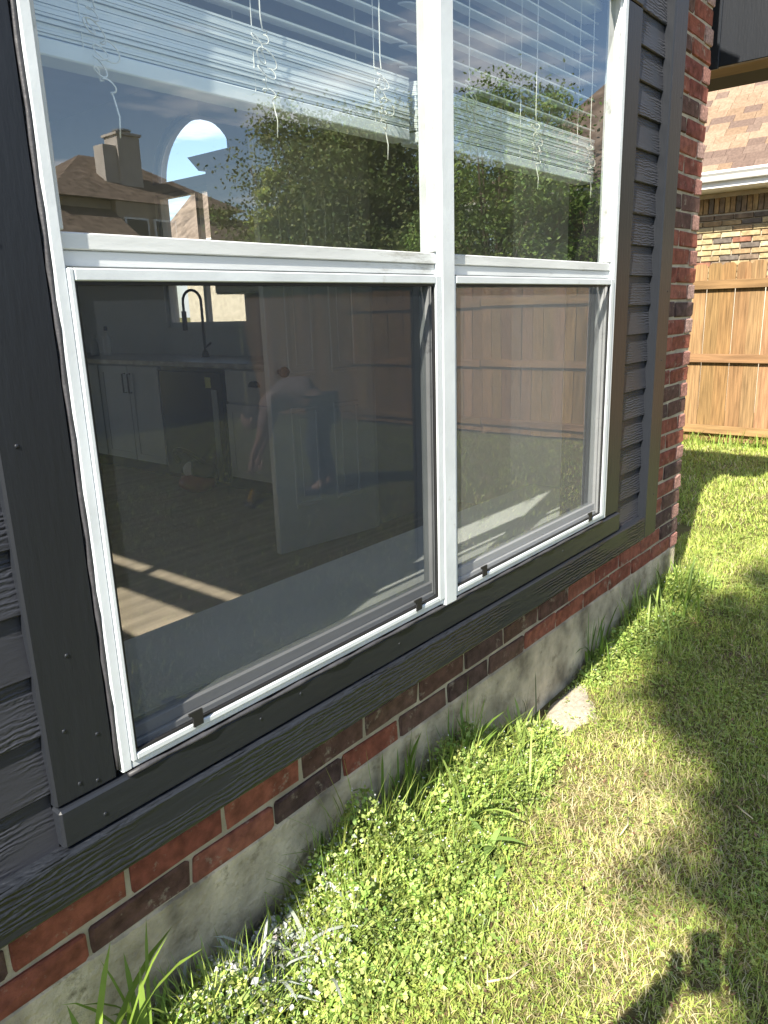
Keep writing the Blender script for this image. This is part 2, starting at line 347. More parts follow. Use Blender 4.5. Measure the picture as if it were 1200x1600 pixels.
# ------------------------------------------------------------ ground
YB = 0.175                                    # face of the brick wall
def gz(x, y):
    t = np.clip((-y - .3) / 3.0, 0, 1); t = t * t * (3 - 2 * t)
    return -.11 * t + .008 * np.sin(x * 2.3 + y * 1.7) * np.clip(1 - np.abs(y) / 30, 0, 1) * 1.0 - .004
gx = np.concatenate([np.array([-400, -150, -60, -25, -12, -6]), np.linspace(-3, 9, 121), np.array([10, 12, 16, 22, 35, 60, 150, 400])])
gy = np.concatenate([np.array([-400, -150, -60, -30, -18, -12, -9, -7]), np.linspace(-5, 2.0, 71), np.array([3, 5, 9, 16, 35, 60, 150, 400])])
GX, GY = np.meshgrid(gx, gy, indexing='ij'); GZ = gz(GX, GY)
Vg = np.stack([GX, GY, GZ], -1).reshape(-1, 3); nx, ny = len(gx), len(gy)
ii, jj = np.meshgrid(np.arange(nx - 1), np.arange(ny - 1), indexing='ij'); q0 = (ii * ny + jj).ravel()
og = raw_mesh('ground', Vg, np.full(len(q0), 4), np.stack([q0, q0 + ny, q0 + ny + 1, q0 + 1], 1).ravel(), 'soil_lawn'); og.data.shade_smooth()
tag(link(og), 'lawn soil with thin dry thatch beside the house', 'ground', kind='structure')

# ------------------------------------------------------------ the house
house = thing('house', (0, 0, 0), 'red brick house with charcoal siding bay and white twin windows', 'house')
# foundation and brick skirt
f = MB().box(-.6, 3.836, YB + .002, YB + .12, -.35, .2925, .006); f.build('foundation', 'concrete', house)
bw = MB(); bw.box(-.6, 3.832, YB + .007, YB + .11, .293, .66); bw.box(2.93, 3.832, YB + .006, YB + .11, .6605, 3.5);  bw.box(3.7, 3.833, YB + .1102, YB + .5, .289, 3.5)
wall = bw.build('brick_wall', 'mortar', house)
RED = [(.31, .105, .07), (.34, .12, .08), (.29, .095, .068), (.35, .13, .09), (.26, .085, .065)]
DRK = [(.155, .085, .07), (.12, .075, .068), (.17, .10, .08)]
def bcol(): return random.choice(RED) if random.random() < .6 else random.choice(DRK)
CH = .0765; XC = 3.838; BL = .235; JT = .011
nrow = int((2.95 - .289) / CH)
for r in range(nrow):
    z = .289 + CH * r + .033 + .0055
    x1 = XC
    first = True
    while x1 > .05:
        if first and r % 2 == 0:
            L_ = .088
            piece('brick', 'brick_rough', wall, (x1 - L_ / 2, YB + .045 - .003, z), (L_, .09, .064), .004, random.choice([(.50, .29, .24), (.46, .23, .19), (.55, .36, .31)]), rough=.002)
        else:
            L_ = BL
            if x1 - L_ < .05: break
            if z < .62 or x1 > 3.20:
                piece('brick', 'brick', wall, (x1 - L_ / 2, YB + .045 + random.uniform(-.0015, .0015), z), (L_, .09, .065), .005, bcol(), rough=.0035)
            elif x1 < 3.2: break
        x1 -= L_ + JT; first = False
# bay: siding boards (laps), trim, boards
XS0, XS1 = -.55, 3.5
def siding_board(x0, x1, z0, h):
    mb = MB(); yb, yt, t = -.002, .010, .012        # thick butt edge at the bottom, lapped under the next board
    poly = [(yb, z0), (yb + .003, z0 - .003), (yb + .016, z0 - .003), (yt + .016, z0 + h + .02), (yt, z0 + h + .02), ]
    mb.prism(poly, 'x', x0, x1); return mb.build('siding_board', 'siding', house)
LAP = .1005
z0 = .702; k = 0
while z0 < 3.45:
    if z0 < 2.35:
        siding_board(XS0, .447, z0, LAP); siding_board(2.55, 2.86, z0, LAP)
    elif z0 > 2.44: siding_board(XS0, 2.86, z0, LAP)
    else: siding_board(XS0, .447, z0, LAP); siding_board(2.55, 2.86, z0, LAP)
    z0 += LAP
MB().box(XS0, 2.946, .03, .16, .60, .74).box(XS0, .56, .03, .16, .742, 2.40).box(2.48, 2.946, .03, .16, .742, 2.40).box(XS0, 2.946, .03, .16, 2.402, 3.5).build('sheathing', 'black_gasket', house)
MB().box(XS0 + .01, 2.94, .02, YB + .05, .585, .598).build('bay_soffit', 'trim_h', house)
TB = []
MB().box(.447, .5555, -.012, .03, .775, 2.40, .004).build('trim_board', 'trim_v', house)
MB().box(2.486, 2.602, -.012, .03, .775, 2.40, .004).build('trim_board', 'trim_v', house)
MB().box(.447, 2.602, -.014, .03, 2.402, 2.50, .004).build('trim_board', 'trim_smooth', house)
MB().box(.447, 2.602, -.021, .03, .705, .773, .004).build('trim_board', 'trim_smooth', house)
bd = MB().prism([(-.027, .612), (-.029, .616), (-.029, .697), (-.026, .701), (.03, .7045), (.03, .612)], 'x', XS0, 2.83); bd.build('skirt_board', 'trim_h', house)
MB().box(2.832, 2.952, -.029, .0295, .612, 3.5, .004).build('corner_board', 'trim_v', house)
MB().box(2.912, 2.948, .1605, YB + .04, .61, 3.5).build('bay_return', 'trim_v', house)
for (x, z, y) in [(.475, 1.35, -.012), (.50, 1.02, -.012), (.478, .90, -.012), (.53, .87, -.012), (.49, .80, -.012), (.52, .79, -.012), (.49, 1.62, -.012), (2.92, 1.55, -.029), (2.90, 1.3, -.029), (2.93, 2.2, -.029), (2.91, .78, -.029), (.86, .745, -.021), (.97, .752, -.021), (1.3, .74, -.021), (2.15, .745, -.021), (.52, .73, -.021)]:
    MB().ball((x, y, z), (.0035, .0018, .0035), 8, 5).build('nail_head', 'trim_smooth', house, True)
# caulk beads
MB().tube([(.5585, -.012 + .0015 * math.sin(i * 1.7), .79 + i * .04) for i in range(40)], [.004 + .0012 * math.sin(i * 2.9) for i in range(40)], 5).build('caulk_bead', 'caulk', house, True)
MB().tube([(.57 + i * .04, -.020 + .001 * math.sin(i * 1.3), .7755) for i in range(48)], [.0045 + .0015 * math.sin(i * 2.1) for i in range(48)], 5).build('caulk_bead', 'caulk', house, True)
# main eave and roof (unseen, cut short so sun reaches the fascia), side eave
MB().box(-.9, 3.15, -.09, .6, 3.52, 3.68).build('eave', 'trim_smooth', house)
MB().prism([(-.1, 3.685), (4.6, 6.4), (9.4, 3.685)], 'x', -.9, 3.15).build('roof', 'shingle_far', house)
MB().box(4.25, 4.285, -.15, 4.0, 2.61, 2.96, .003).build('fascia', 'trim_v', house)
MB().box(4.287, 4.78, -.15, 4.0, 2.63, 2.65).build('soffit', 'dark_void', house)
MB().box(4.287, 4.47, -.145, 4.0, 2.617, 2.629).build('soffit_board', 'soffit_wood', house)
MB().box(4.235, 4.249, .27, .33, 2.60, 2.99, .002).build('fascia_cap', 'trim_smooth', house)
MB().prism([(4.24, 2.965), (4.80, 2.965), (4.80, 3.0), (4.0, 3.5), (3.9, 3.5)], 'y', -.2, 4.0).build('side_roof', 'shingle_far', house)
# ---------------------------------------------------------------- twin window
XL, XR, ZB, ZR, ZT, MX0, MX1 = .562, 2.478, .781, 1.590, 2.425, 1.490, 1.540
fr = MB()
fr.box(XL, XL + .018, -.018, .04, ZB, ZT, .002); fr.box(XR - .024, XR, -.018, .04, ZB, ZT, .002)
fr.box(XL + .018, XR - .024, -.016, .04, ZT - .03, ZT, .002); fr.box(XL + .018, XR - .024, -.017, .04, ZB, ZB + .014, .002)
win = fr.build('window', 'white_vinyl', house); win['label'] = 'white twin single-hung window in the charcoal siding bay'
def wpart(name, mat, boxes, b=.0018, parent=win):
    m = MB()
    for q in boxes: m.box(*q, b)
    return m.build(name, mat, parent)
wpart('mullion', 'white_vinyl', [(MX0, MX1, -.024, .04, ZB - .006, ZT - .031)])
units = [(XL + .0182, MX0 - .0002), (MX1 + .0002, XR - .0242)]
for u, (a, b) in enumerate(units):
    # upper stop bead and frame returns
    wpart('upper_sash_frame', 'white_grubby', [(b - .013, b, -.008, .03, ZR + .052, ZT - .031)])
    wpart('upper_sash_stile', 'white_grubby', [(a, a + .010, -.008, .03, ZR + .052, ZT - .031)])
    wpart('meeting_rail', 'white_grubby', [(a, b, -.006, .04, ZR + .026, ZR + .050), (a, b, -.002, .05, ZR + .002, ZR + .0255)])
    g = MB().add([(a, .008, ZR + .045), (b, .008, ZR + .045), (b, .008, ZT - .02), (a, .008, ZT - .02)], [(0, 1, 2, 3)]); g.build('pane', 'glass_upper', win)
    # lower sash
    s0, s1 = a + .008, b - .016
    wpart('lower_sash_frame', 'shaded_sash', [(a, s0, .004, .034, ZB + .016, ZR), (s1, b - .007, .006, .034, ZB + .016, ZR), (b - .0068, b, -.004, .036, ZB + .016, ZR),
          (s0, s1, .002, .034, ZB + .016, ZB + .034), (s0, s1, .008, .034, ZB + .0342, ZB + .058), (s0, s1, .006, .034, ZR - .022, ZR)])
    g = MB().add([(s0, .016, ZB + .05), (s1, .016, ZB + .05), (s1, .016, ZR - .02), (s0, .016, ZR - .02)], [(0, 1, 2, 3)]); g.build('pane', 'glass_lower' if u == 0 else 'glass_lower_right', win)
    # insect screen and its frame
    sf = .016
    wpart('screen_frame', 'white_vinyl', [(a, a + sf * (.55 if u == 0 else .5), -.022, -.010, ZB + .0142, ZR), (b - sf * 1.5, b, -.022, -.010, ZB + .0142, ZR),
          (a + sf * .56, b - sf * 1.51, -.0222, -.010, ZR - .018, ZR + .0), (a + sf * .56, b - sf * 1.51, -.0222, -.010, ZB + .0142, ZB + .026)])
    x0, x1 = a + sf * .56, b - sf * 1.51
    wpart('screen_gasket', 'black_gasket', [(x0, x0 + .004, -.0185, -.0112, ZB + .027, ZR - .0185), (x1 - .004, x1, -.0185, -.0112, ZB + .027, ZR - .0185), (x0 + .0041, x1 - .0041, -.0185, -.0112, ZR - .0235, ZR - .0185), (x0 + .0041, x1 - .0041, -.0185, -.0112, ZB + .027, ZB + .031)], 0)
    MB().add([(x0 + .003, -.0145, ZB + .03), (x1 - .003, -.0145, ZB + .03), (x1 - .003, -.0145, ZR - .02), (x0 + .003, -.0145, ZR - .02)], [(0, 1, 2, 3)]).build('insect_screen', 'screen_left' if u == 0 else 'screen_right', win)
    for t in (.13, .885):
        xx = x0 + (x1 - x0) * t
        MB().prism([(xx, ZB + .022), (xx + .021, ZB + .022), (xx + .021, ZB + .052), (xx - .008, ZB + .052), (xx - .008, ZB + .046), (xx, ZB + .044)], 'y', -.0265, -.0232).build('pull_tab', 'black_gasket', win)
# ---------------------------------------------------------------- bay interior, room shell
FZ = .27; CZ = 3.3
def hp(name, mat, *boxes):
    m = MB()
    for q in boxes: m.box(*q)
    return m.build(name, mat, house)
AX0, AX1, AY = .35, 2.87, .50
hp('window_seat', 'seat_paint', (.562, 2.478, .0405, .1615, .742, .762), (AX0, AX1, .162, AY, .70, .762))
hp('alcove_wall', 'wall_paint', (AX1, AX1 + .10, .162, AY + .1, .665, 2.75), (AX0 - .1, AX0, .162, AY + .1, .665, 2.75), (AX0, AX1, .088, AY + .1, 2.55, 2.75), (2.5, AX1, .088, .16, .76, 2.55), (AX0, .55, .088, .16, .76, 2.55))
hp('interior_wall', 'wall_paint', (AX1 + .1, 4.12, .50, .60, FZ, CZ), (-.3, AX0 - .1, .50, .60, FZ, CZ), (AX0 - .1, AX1 + .1, .50, .60, 2.75, CZ), (AX0, AX1, .48, .50, FZ, .70))
hp('floor', 'oak_floor', (-.3, 4.3, .42, 8.0, FZ - .1, FZ))
hp('ceiling', 'ceiling_paint', (-.4, 4.3, .3, 8.0, CZ, CZ + .08))
hp('back_wall', 'wall_paint', (-.4, .6, 7.6, 7.75, FZ, CZ), (2.2, 4.3, 7.6, 7.75, FZ, CZ), (.6, 2.2, 7.6, 7.75, 2.45, CZ))  # unseen wall; its opening is added to let skylight into the room
# left wall with its high window (the sun patches on the floor come through it)
hp('side_wall', 'wall_paint', (-.23, -.2, .3, .93, FZ, CZ), (-.23, -.2, 3.3, 7.6, FZ, CZ), (-.23, -.2, .93, 3.3, FZ, 1.91), (-.23, -.2, .93, 3.3, 2.455, CZ), (-.228, -.202, .93, 3.3, 2.20, 2.36), (-.226, -.204, 1.60, 1.66, 1.91, 2.20), (-.226, -.204, 1.60, 1.66, 2.36, 2.455))
# right wall with the arched window over the sink
ax, AYc, AR, AZ = 4.05, 4.22, .53, 2.58
ring = [(AYc + AR * math.cos(t), AZ + AR * .86 * math.sin(t)) for t in np.linspace(0, math.pi, 25)]
def panel_with_hole():
    m = MB(); y0, y1 = .6, 7.6
    def pl(a, b, c, d): m.box(ax, ax + .14, a, b, c, d)
    pl(y0, AYc - AR, FZ, CZ); pl(AYc + AR, y1, FZ, CZ); pl(AYc - AR, AYc + AR, FZ, 1.42)
    pl(AYc - AR, AYc + AR, 2.50, AZ)
    for i in range(24):
        (ya, za), (yb, zb) = ring[i], ring[i + 1]
        V = [(x, y, z) for x in (ax, ax + .14) for (y, z) in ((ya, za), (yb, zb), (yb, CZ), (ya, CZ))]
        m.add(V, [(0, 1, 2, 3), (4, 7, 6, 5), (0, 4, 5, 1), (2, 6, 7, 3)])
    return m
panel_with_hole().build('kitchen_wall', 'wall_paint', house)
aw = MB(); aw.tube([(ax + .05, y, z) for y, z in [(AYc + AR - .015, AZ)] + [(AYc + (AR - .02) * math.cos(t), AZ + (AR * .86 - .02) * math.sin(t)) for t in np.linspace(.05, math.pi - .05, 22)] + [(AYc - AR + .015, AZ)]], .022, 6)
aw.box(ax + .03, ax + .08, AYc - AR, AYc + AR, 1.42, 1.46).box(ax + .03, ax + .08, AYc - AR, AYc + AR, 2.465, 2.50).box(ax + .03, ax + .08, AYc - AR, AYc - AR + .035, 1.46, 2.465).box(ax + .03, ax + .08, AYc + AR - .035, AYc + AR, 1.46, 2.465).box(ax + .032, ax + .078, AYc - .018, AYc + .018, 1.46, 2.465)
aw = aw.build('arched_window', 'white_vinyl', house); aw['label'] = 'arch-topped kitchen window over the sink seen through the glass'
MB().add([(ax + .06, AYc - AR + .02, 1.45), (ax + .06, AYc + AR - .02, 1.45), (ax + .06, AYc + AR - .02, 2.48), (ax + .06, AYc - AR + .02, 2.48)], [(0, 1, 2, 3)]).build('pane', 'glass_plain', aw)
MB().add([(ax + .06, y, z) for y, z in ring], [tuple(range(25))]).build('pane', 'glass_plain', aw)
# interior door
ang = math.atan2(-.08, .68); hinge = Vector((3.24, 1.70, 0)); free = Vector((2.555, 1.79, 0)); dvec = (hinge - free); DW = dvec.length
dm = Matrix.Translation((free.x, free.y, FZ + .012)) @ Matrix.Rotation(math.atan2(dvec.y, dvec.x), 4, 'Z')
door = MB().box(0, DW, 0, .04, 0, 2.03, .004).xform(dm).build('interior_door', 'white_paint', house); door['label'] = 'white panelled interior door standing open'
for (pz0, pz1) in ((.23, .76), (.92, 1.84)):
    for px0 in (.115, DW / 2 + .05):
        w_ = DW / 2 - .165
        for (a0, a1, c0, c1) in ((0, w_, 0, .025), (0, w_, pz1 - pz0 - .025, pz1 - pz0), (0, .025, .0252, pz1 - pz0 - .0252), (w_ - .025, w_, .0252, pz1 - pz0 - .0252)):
            MB().box(px0 + a0, px0 + a1, -.010, -.0005, pz0 + c0, pz0 + c1, .006).xform(dm).build('panel_moulding', 'white_paint', door)
        MB().box(px0 + .055, px0 + w_ - .055, -.006, -.0005, pz0 + .055, pz1 - .055, .005).xform(dm).build('raised_panel', 'white_paint', door)
MB().tube([(.06, -.001, .95), (.06, -.03, .95)], .012, 8).ball((.06, -.05, .95), .027).xform(dm).build('door_knob', 'black_metal', door, True)
hp('partition_wall', 'wall_paint', (3.27, 4.05, 1.76, 1.86, FZ, CZ), (2.3, 3.27, 1.84, 1.90, 2.36, CZ))
hp('door_casing', 'white_paint', (3.245, 3.30, 1.735, 1.758, FZ, 2.36))

# ------------------------------------------------------------ venetian blinds (raised part way)
def blind(x0, x1, label):
    root = thing('venetian_blind', ((x0 + x1) / 2, .10, 1.895), label, 'blind', 'raised white blinds inside the front window')
    bx = lambda n, *q: MB().box(*q, .002).build(n, 'blind', root)
    bx('bottom_rail', x0, x1, .074, .126, 1.890, 1.914)
    L_ = x1 - x0
    def slat(z, tilt, yy=.10):
        v = []; me_k = ('slat', round(L_, 3))
        if me_k not in BC:
            m = MB(); pr = []
            for i in range(7):
                t = -1 + 2 * i / 6; pr.append((t * .025, .0022 * (1 - t * t)))
            poly = [(a, b + .0018) for a, b in pr] + [(a, b - .0018) for a, b in pr[::-1]]
            m.prism(poly, 'x', -L_ / 2, L_ / 2); me = bpy.data.meshes.new('slat'); me.from_pydata(m.v, [], m.f); me.materials.append(MATS['blind']); fix_normals(me); BC[me_k] = me
        o = link(bpy.data.objects.new('slat', BC[me_k]), root, ((x0 + x1) / 2, yy, z)); o.rotation_euler = (tilt, 0, 0)
    z = 1.918
    for i in range(24):
        slat(z, random.uniform(-.012, .012), .10 + random.uniform(-.0025, .0025)); z += .0043
    z += .03
    while z < 2.36: slat(z, .22); z += .043
    bx('head_rail', x0, x1, .066, .131, 2.38, 2.43)
    for t in (.13, .5, .87):
        x = x0 + L_ * t
        for y in (.075, .126): MB().tube([(x, y, 1.90), (x, y, 2.38)], .0009, 4).build('ladder_cord', 'cord', root)
    return root
b1 = blind(.585, 1.505, 'left white venetian blind pulled half up with tangled cords')
b2 = blind(1.535, 2.475, 'right white venetian blind pulled half up behind cloudy reflections')
def cord(root, x, zt, zk, seed, n=200, amp=.022, drop=.115):
    rr = random.Random(seed); pts = [(x, .055, 2.38), (x + .001, .055, (zt + 2.38) / 2), (x - .001, .055, zt + .02), (x + .002, .055, zt)]
    ph = rr.uniform(0, 6); f1, f2, f3 = rr.uniform(.24, .31), rr.uniform(.05, .09), rr.uniform(.11, .16)
    for i in range(n):
        t = i / n; e = math.sin(math.pi * min(1, t * 1.15)) ** .5 if t < .87 else .35
        a = amp * (.55 + .45 * math.sin(f3 * i + ph * 2)) * e
        pts.append((x + .010 * t + a * math.sin(ph + i * f1) + .012 * math.sin(i * f2 + ph), .055 + .006 * math.sin(i * .2), zt - drop * t + a * .75 * math.cos(ph + i * f1 + .6)))
    pts += [(pts[-1][0] + .004, .055, zt - drop - .03), (pts[-1][0] + .001, .055, zt - drop - .06)]
    MB().tube(pts, .00135, 4).build('pull_cord', 'cord', root, True)
cord(b1, 1.05, 2.01, 0, 3); cord(b1, 1.383, 2.01, 0, 5); cord(b1, .716, 1.965, 0, 9)
cord(b2, 1.722, 2.05, 0, 12); cord(b2, 2.055, 2.01, 0, 14); cord(b2, 2.40, 2.0, 0, 21, 160, .013, .1)

# ------------------------------------------------------------ kitchen
cab = thing('base_cabinet', (3.73, 3.95, FZ), 'pale base cabinets with stone counter along the far kitchen wall', 'cabinet')
FX = 3.42
MB().box(FX + .02, 4.04, 2.55, 3.235, FZ + .10, 1.15).box(FX + .02, 4.04, 4.0, 6.6, FZ + .10, 1.15).build('carcass', 'cabinet', cab)
MB().box(FX + .07, 4.04, 2.55, 6.6, FZ, FZ + .099).build('toe_kick', 'dark_void', cab)
MB().box(FX - .03, 4.045, 2.52, 6.62, 1.152, 1.19, .004).build('countertop', 'countertop', cab)
def cdoor(y0, y1, z0, z1, handle=None, cup=False):
    d = MB(); d.box(FX, FX + .0185, y0, y1, z0, z1, .002); d = d.build('cabinet_door' if not cup else 'drawer_front', 'cabinet', cab)
    e = .055
    m = MB()
    for q in ((y0, y1, z0, z0 + e), (y0, y1, z1 - e, z1), (y0, y0 + e, z0 + e, z1 - e), (y1 - e, y1, z0 + e, z1 - e)):
        if q[1] - q[0] > 0 and q[3] - q[2] > 0: m.box(FX - .008, FX - .0005, *q)
    if not cup: m.build('rail_and_stile', 'cabinet', d)
    if handle: MB().tube([(FX - .006, handle, z1 - .06), (FX - .035, handle, z1 - .06), (FX - .035, handle, z1 - .21), (FX - .006, handle, z1 - .21)], .006, 6).build('handle', 'black_metal', d)
    if cup:
        yc, zc_ = (y0 + y1) / 2, (z0 + z1) / 2 + .005
        MB().prism([(yc + .045 * math.cos(t), zc_ + .04 * math.sin(t)) for t in np.linspace(0, math.pi, 12)], 'x', FX - .03, FX - .0005).build('cup_pull', 'black_metal', d)
cdoor(2.58, 3.22, .92, 1.14, cup=True); cdoor(2.58, 3.22, .38, .905)
cdoor(4.02, 4.43, .38, 1.14, handle=4.40); cdoor(4.44, 4.86, .38, 1.14, handle=4.475)
cdoor(4.88, 5.30, .38, 1.14, handle=5.26); cdoor(5.32, 5.9, .38, 1.14)
dw = thing('dishwasher', (3.7, 3.62, FZ), 'black dishwasher with yellow sticker between the base cabinets', 'dishwasher')
MB().box(FX + .01, 4.03, 3.24, 3.995, FZ + .08, 1.148).build('tub', 'black_gloss', dw)
MB().box(FX - .02, FX + .009, 3.245, 3.99, .33, 1.12, .004).build('door', 'black_gloss', dw)
MB().box(FX - .024, FX - .0205, 3.30, 3.36, .34, 1.0).build('side_strip', 'steel', dw)
MB().box(FX - .024, FX - .0205, 3.36, 3.42, 1.01, 1.085).build('sticker', 'sticker', dw)
fc = thing('kitchen_faucet', (3.85, 3.98, 1.19), 'black gooseneck faucet with spring arm behind the sink', 'faucet')
arc = [(3.85, 3.98, 1.23)] + [(3.85, 3.98, 1.62)] + [(3.85 - .0 - .02 * (1 - math.cos(t)), 3.98 + .09 * (1 - math.cos(t)), 1.62 + .09 * math.sin(t)) for t in np.linspace(.2, math.pi, 10)] + [(3.81, 4.16, 1.52)]
MB().tube(arc, .011, 8).build('spout', 'black_metal', fc, True); MB().tube([(3.81, 4.16, 1.55), (3.81, 4.16, 1.40)], .02, 8).build('spray_head', 'black_metal', fc)
MB().lathe((3.85, 3.98, 1.19), [(.03, 0), (.03, .02), (.018, .05)], 12).build('base', 'black_metal', fc)
MB().tube([(3.85, 3.98, 1.26), (3.85, 3.90, 1.30)], .008, 6).build('lever', 'black_metal', fc)
uc = thing('wall_cabinet', (3.88, 3.10, 1.66), 'tall wall cabinet with crown moulding beside the arched window', 'cabinet')
MB().box(3.72, 4.045, 2.55, 3.61, 1.66, 2.52).build('carcass', 'cabinet', uc)
MB().prism([(3.72, 2.522), (3.63, 2.60), (4.045, 2.60), (4.045, 2.522)], 'y', 2.50, 3.70).build('crown', 'cabinet', uc)
for y0, y1 in ((2.56, 3.07), (3.09, 3.60)): MB().box(3.70, 3.7185, y0, y1, 1.67, 2.51, .003).build('cabinet_door', 'cabinet', uc)
def simple(name, label, cat, loc, parts, group=None):
    t = thing(name, loc, label, cat, group)
    for n, m, mb in parts: mb.build(n, m, t, True)
    return t
for i, (y, hh, lab) in enumerate([(5.20, .22, 'tall soap bottle on the counter, nearer the faucet'), (5.42, .15, 'short white canister at the far end of the counter')]):
    simple('soap_bottle' if i == 0 else 'canister', lab, 'bottle' if i == 0 else 'canister', (3.72, y, 1.19), [('body', 'white_plastic', MB().lathe((3.72, y, 1.191), [(.035, 0), (.037, .02), (.036, hh * .75), (.015, hh * .85), (.014, hh)], 12)), ('cap', 'black_metal' if i == 0 else 'white_plastic', MB().lathe((3.72, y, 1.191 + hh), [(.016, 0), (.016, .03), (.01, .035)], 10))])
simple('coffee_maker', 'dark coffee maker on the counter next to the open door', 'coffee maker', (3.75, 2.95, 1.19), [('body', 'black_gloss', MB().box(3.66, 3.90, 2.84, 3.06, 1.191, 1.23, .01).box(3.80, 3.90, 2.84, 3.06, 1.23, 1.54, .01).box(3.66, 3.80, 2.84, 3.06, 1.44, 1.54, .01)), ('jug', 'steel', MB().lathe((3.73, 2.95, 1.231), [(.05, 0), (.06, .05), (.05, .12), (.04, .14)], 12))])
simple('vacuum_cleaner', 'small dark vacuum cleaner with white and red body by the dishwasher', 'vacuum', (3.25, 3.42, FZ), [
    ('base', 'red_plastic', MB().ball((3.25, 3.42, FZ + .075), (.13, .15, .075), 14, 8)), ('lid', 'white_plastic', MB().ball((3.22, 3.44, FZ + .17), (.06, .06, .06), 12, 8)),
    ('body', 'black_gloss', MB().ball((3.28, 3.38, FZ + .17), (.10, .11, .09), 12, 8)), ('hose', 'black_metal', MB().tube([(3.27 - .10 * math.sin(t), 3.48 + .16 * math.cos(t), FZ + .20 + .12 * math.sin(t)) for t in np.linspace(0, 3.4, 16)], .018, 6))])

# ------------------------------------------------------------ fences
def tone_c(): 
    k = random.uniform(.58, .92); return (.43 * k, .255 * k * random.uniform(.93, 1.06), .115 * k * random.uniform(.85, 1.15))
def zoff(y): return float(gz(np.array(8.4), np.array(y)))
DE = {}
def picket_mesh(w, t, h, axis):
    k = ('picket', axis)
    if k not in DE:
        e = .028; poly = [(-w / 2, 0), (w / 2, 0), (w / 2, h - e), (w / 2 - e, h), (-w / 2 + e, h), (-w / 2, h - e)]
        m = MB().prism(poly, 'x' if axis == 'y' else 'y', -t / 2, t / 2); me = bpy.data.meshes.new('picket'); me.from_pydata(m.v, [], m.f); me.materials.append(MATS['cedar']); fix_normals(me); DE[k] = me
    return DE[k]
rf = thing('wooden_fence', (8.48, -2.5, 0), 'honey cedar privacy fence with rails facing the lawn, beyond the brick corner', 'fence')
y = 5.2
while y > -9.0:
    o = link(bpy.data.objects.new('picket', picket_mesh(.138, .016, 1.84, 'y')), rf, (8.482, y, zoff(y) + .03 + random.uniform(-.008, .008))); o.color = (*tone_c(), 1); o.rotation_euler = (random.uniform(-.004, .004), 0, random.uniform(-.02, .02))
    y -= .1425
ys = list(np.arange(5.2, -9.01, -2.37))
for i in range(len(ys) - 1):
    ym = (ys[i] + ys[i + 1]) / 2
    for zr in (1.66, .915, .165):
        piece('rail', 'cedar_rail', rf, (8.452, ym, zr + zoff(ym)), (.04, 2.362, .088), .004, tone_c())
for yp in ys: piece('post', 'cedar_rail', rf, (8.54, yp, zoff(yp) + .85), (.09, .09, 1.95), .005, (.30, .18, .09))
bf = thing('wooden_fence', (4.2, -9.1, 0), 'dog-ear fence at the back of the yard, coloured dark for shade, mirrored in the glass', 'fence')
x = 8.40
while x > -1.5:
    o = link(bpy.data.objects.new('picket', picket_mesh(.138, .016, 1.84, 'x')), bf, (x, -9.06, -.10 + random.uniform(-.01, .01))); k_ = random.uniform(.7, 1.1); o.color = (.17 * k_, .115 * k_, .075 * k_, 1)  # picket colour darkened for the side facing away from the sun
    x -= .1425
for i in range(4):
    for zr in (1.6, .85, .15): piece('rail', 'cedar_rail', bf, (7.25 - i * 2.4, -9.10, zr - .1), (2.39, .04, .088), .004, (.16, .1, .06))

# ------------------------------------------------------------ neighbour beyond the fence
nb = thing('neighbour_house', (13.5, 2.5, 0), 'tan brick house with brown shingle roof and white gutter behind the cedar fence', 'house')
MB().box(11.13, 18.0, -5.4, 14, -.3, 2.97).build('brick_wall', 'tan_mortar', nb); nbw = bpy.data.objects[-1] if False else None
nwall = [o for o in nb.children][0]
TAN = [(.52, .42, .24), (.55, .46, .28), (.36, .25, .14), (.24, .18, .13), (.16, .135, .115), (.40, .29, .16), (.50, .41, .25), (.46, .36, .2), (.30, .14, .09)]
z = 1.74; r = 0
while z < 2.60:
    y = .9 + (.104 if r % 2 else 0)
    while y < 3.4: piece('brick', 'tan_brick', nwall, (11.145 - .02, y, z), (.06, .232, .060), .004, random.choice(TAN), rough=.0015); y += .246
    z += .0735; r += 1
y = .9
while y < 3.4: piece('brick', 'tan_brick', nwall, (11.145 - .02, y, 2.70), (.06, .058, .195), .004, random.choice(TAN[2:6])); y += .0685
MB().box(10.62, 11.13, -5.9, 14.4, 2.86, 2.885).build('soffit', 'white_paint', nb)
MB().box(10.595, 10.62, -5.9, 14.4, 2.86, 3.03).build('fascia', 'white_paint', nb)
MB().prism([(10.594, 2.93), (10.53, 2.935), (10.515, 2.96), (10.50, 2.99), (10.475, 3.02), (10.475, 3.045), (10.49, 3.045), (10.49, 3.03), (10.52, 2.99), (10.535, 2.95), (10.594, 2.945)], 'y', -5.9, 14.4).build('gutter', 'white_paint', nb)
PT = .95; roof = MB()
rx0, rz0, rxr = 10.56, 3.035, 14.6; rzr = rz0 + (rxr - rx0) * PT
ya, yb_ = -5.95, 14.45
roof.add([(rx0, ya, rz0), (rx0, yb_, rz0), (rxr, yb_, rzr), (rxr, ya + 3.0, rzr), (18.7, ya, rz0), (18.7, yb_, rz0), (10.7, ya + .1, rz0 - .06), (18.6, ya + .1, rz0 - .06), (18.6, yb_, rz0 - .06), (10.7, yb_, rz0 - .06)],
         [(0, 3, 2, 1), (0, 4, 3), (4, 5, 2, 3), (6, 9, 8, 7), (1, 2, 5)])
roof = roof.build('roof', 'shingle_far', nb)
SH = [(.25, .175, .12), (.22, .15, .10), (.15, .105, .085), (.28, .20, .14), (.175, .125, .10)]
n_ = Vector((-PT, 0, 1)).normalized(); th = -math.atan(PT)
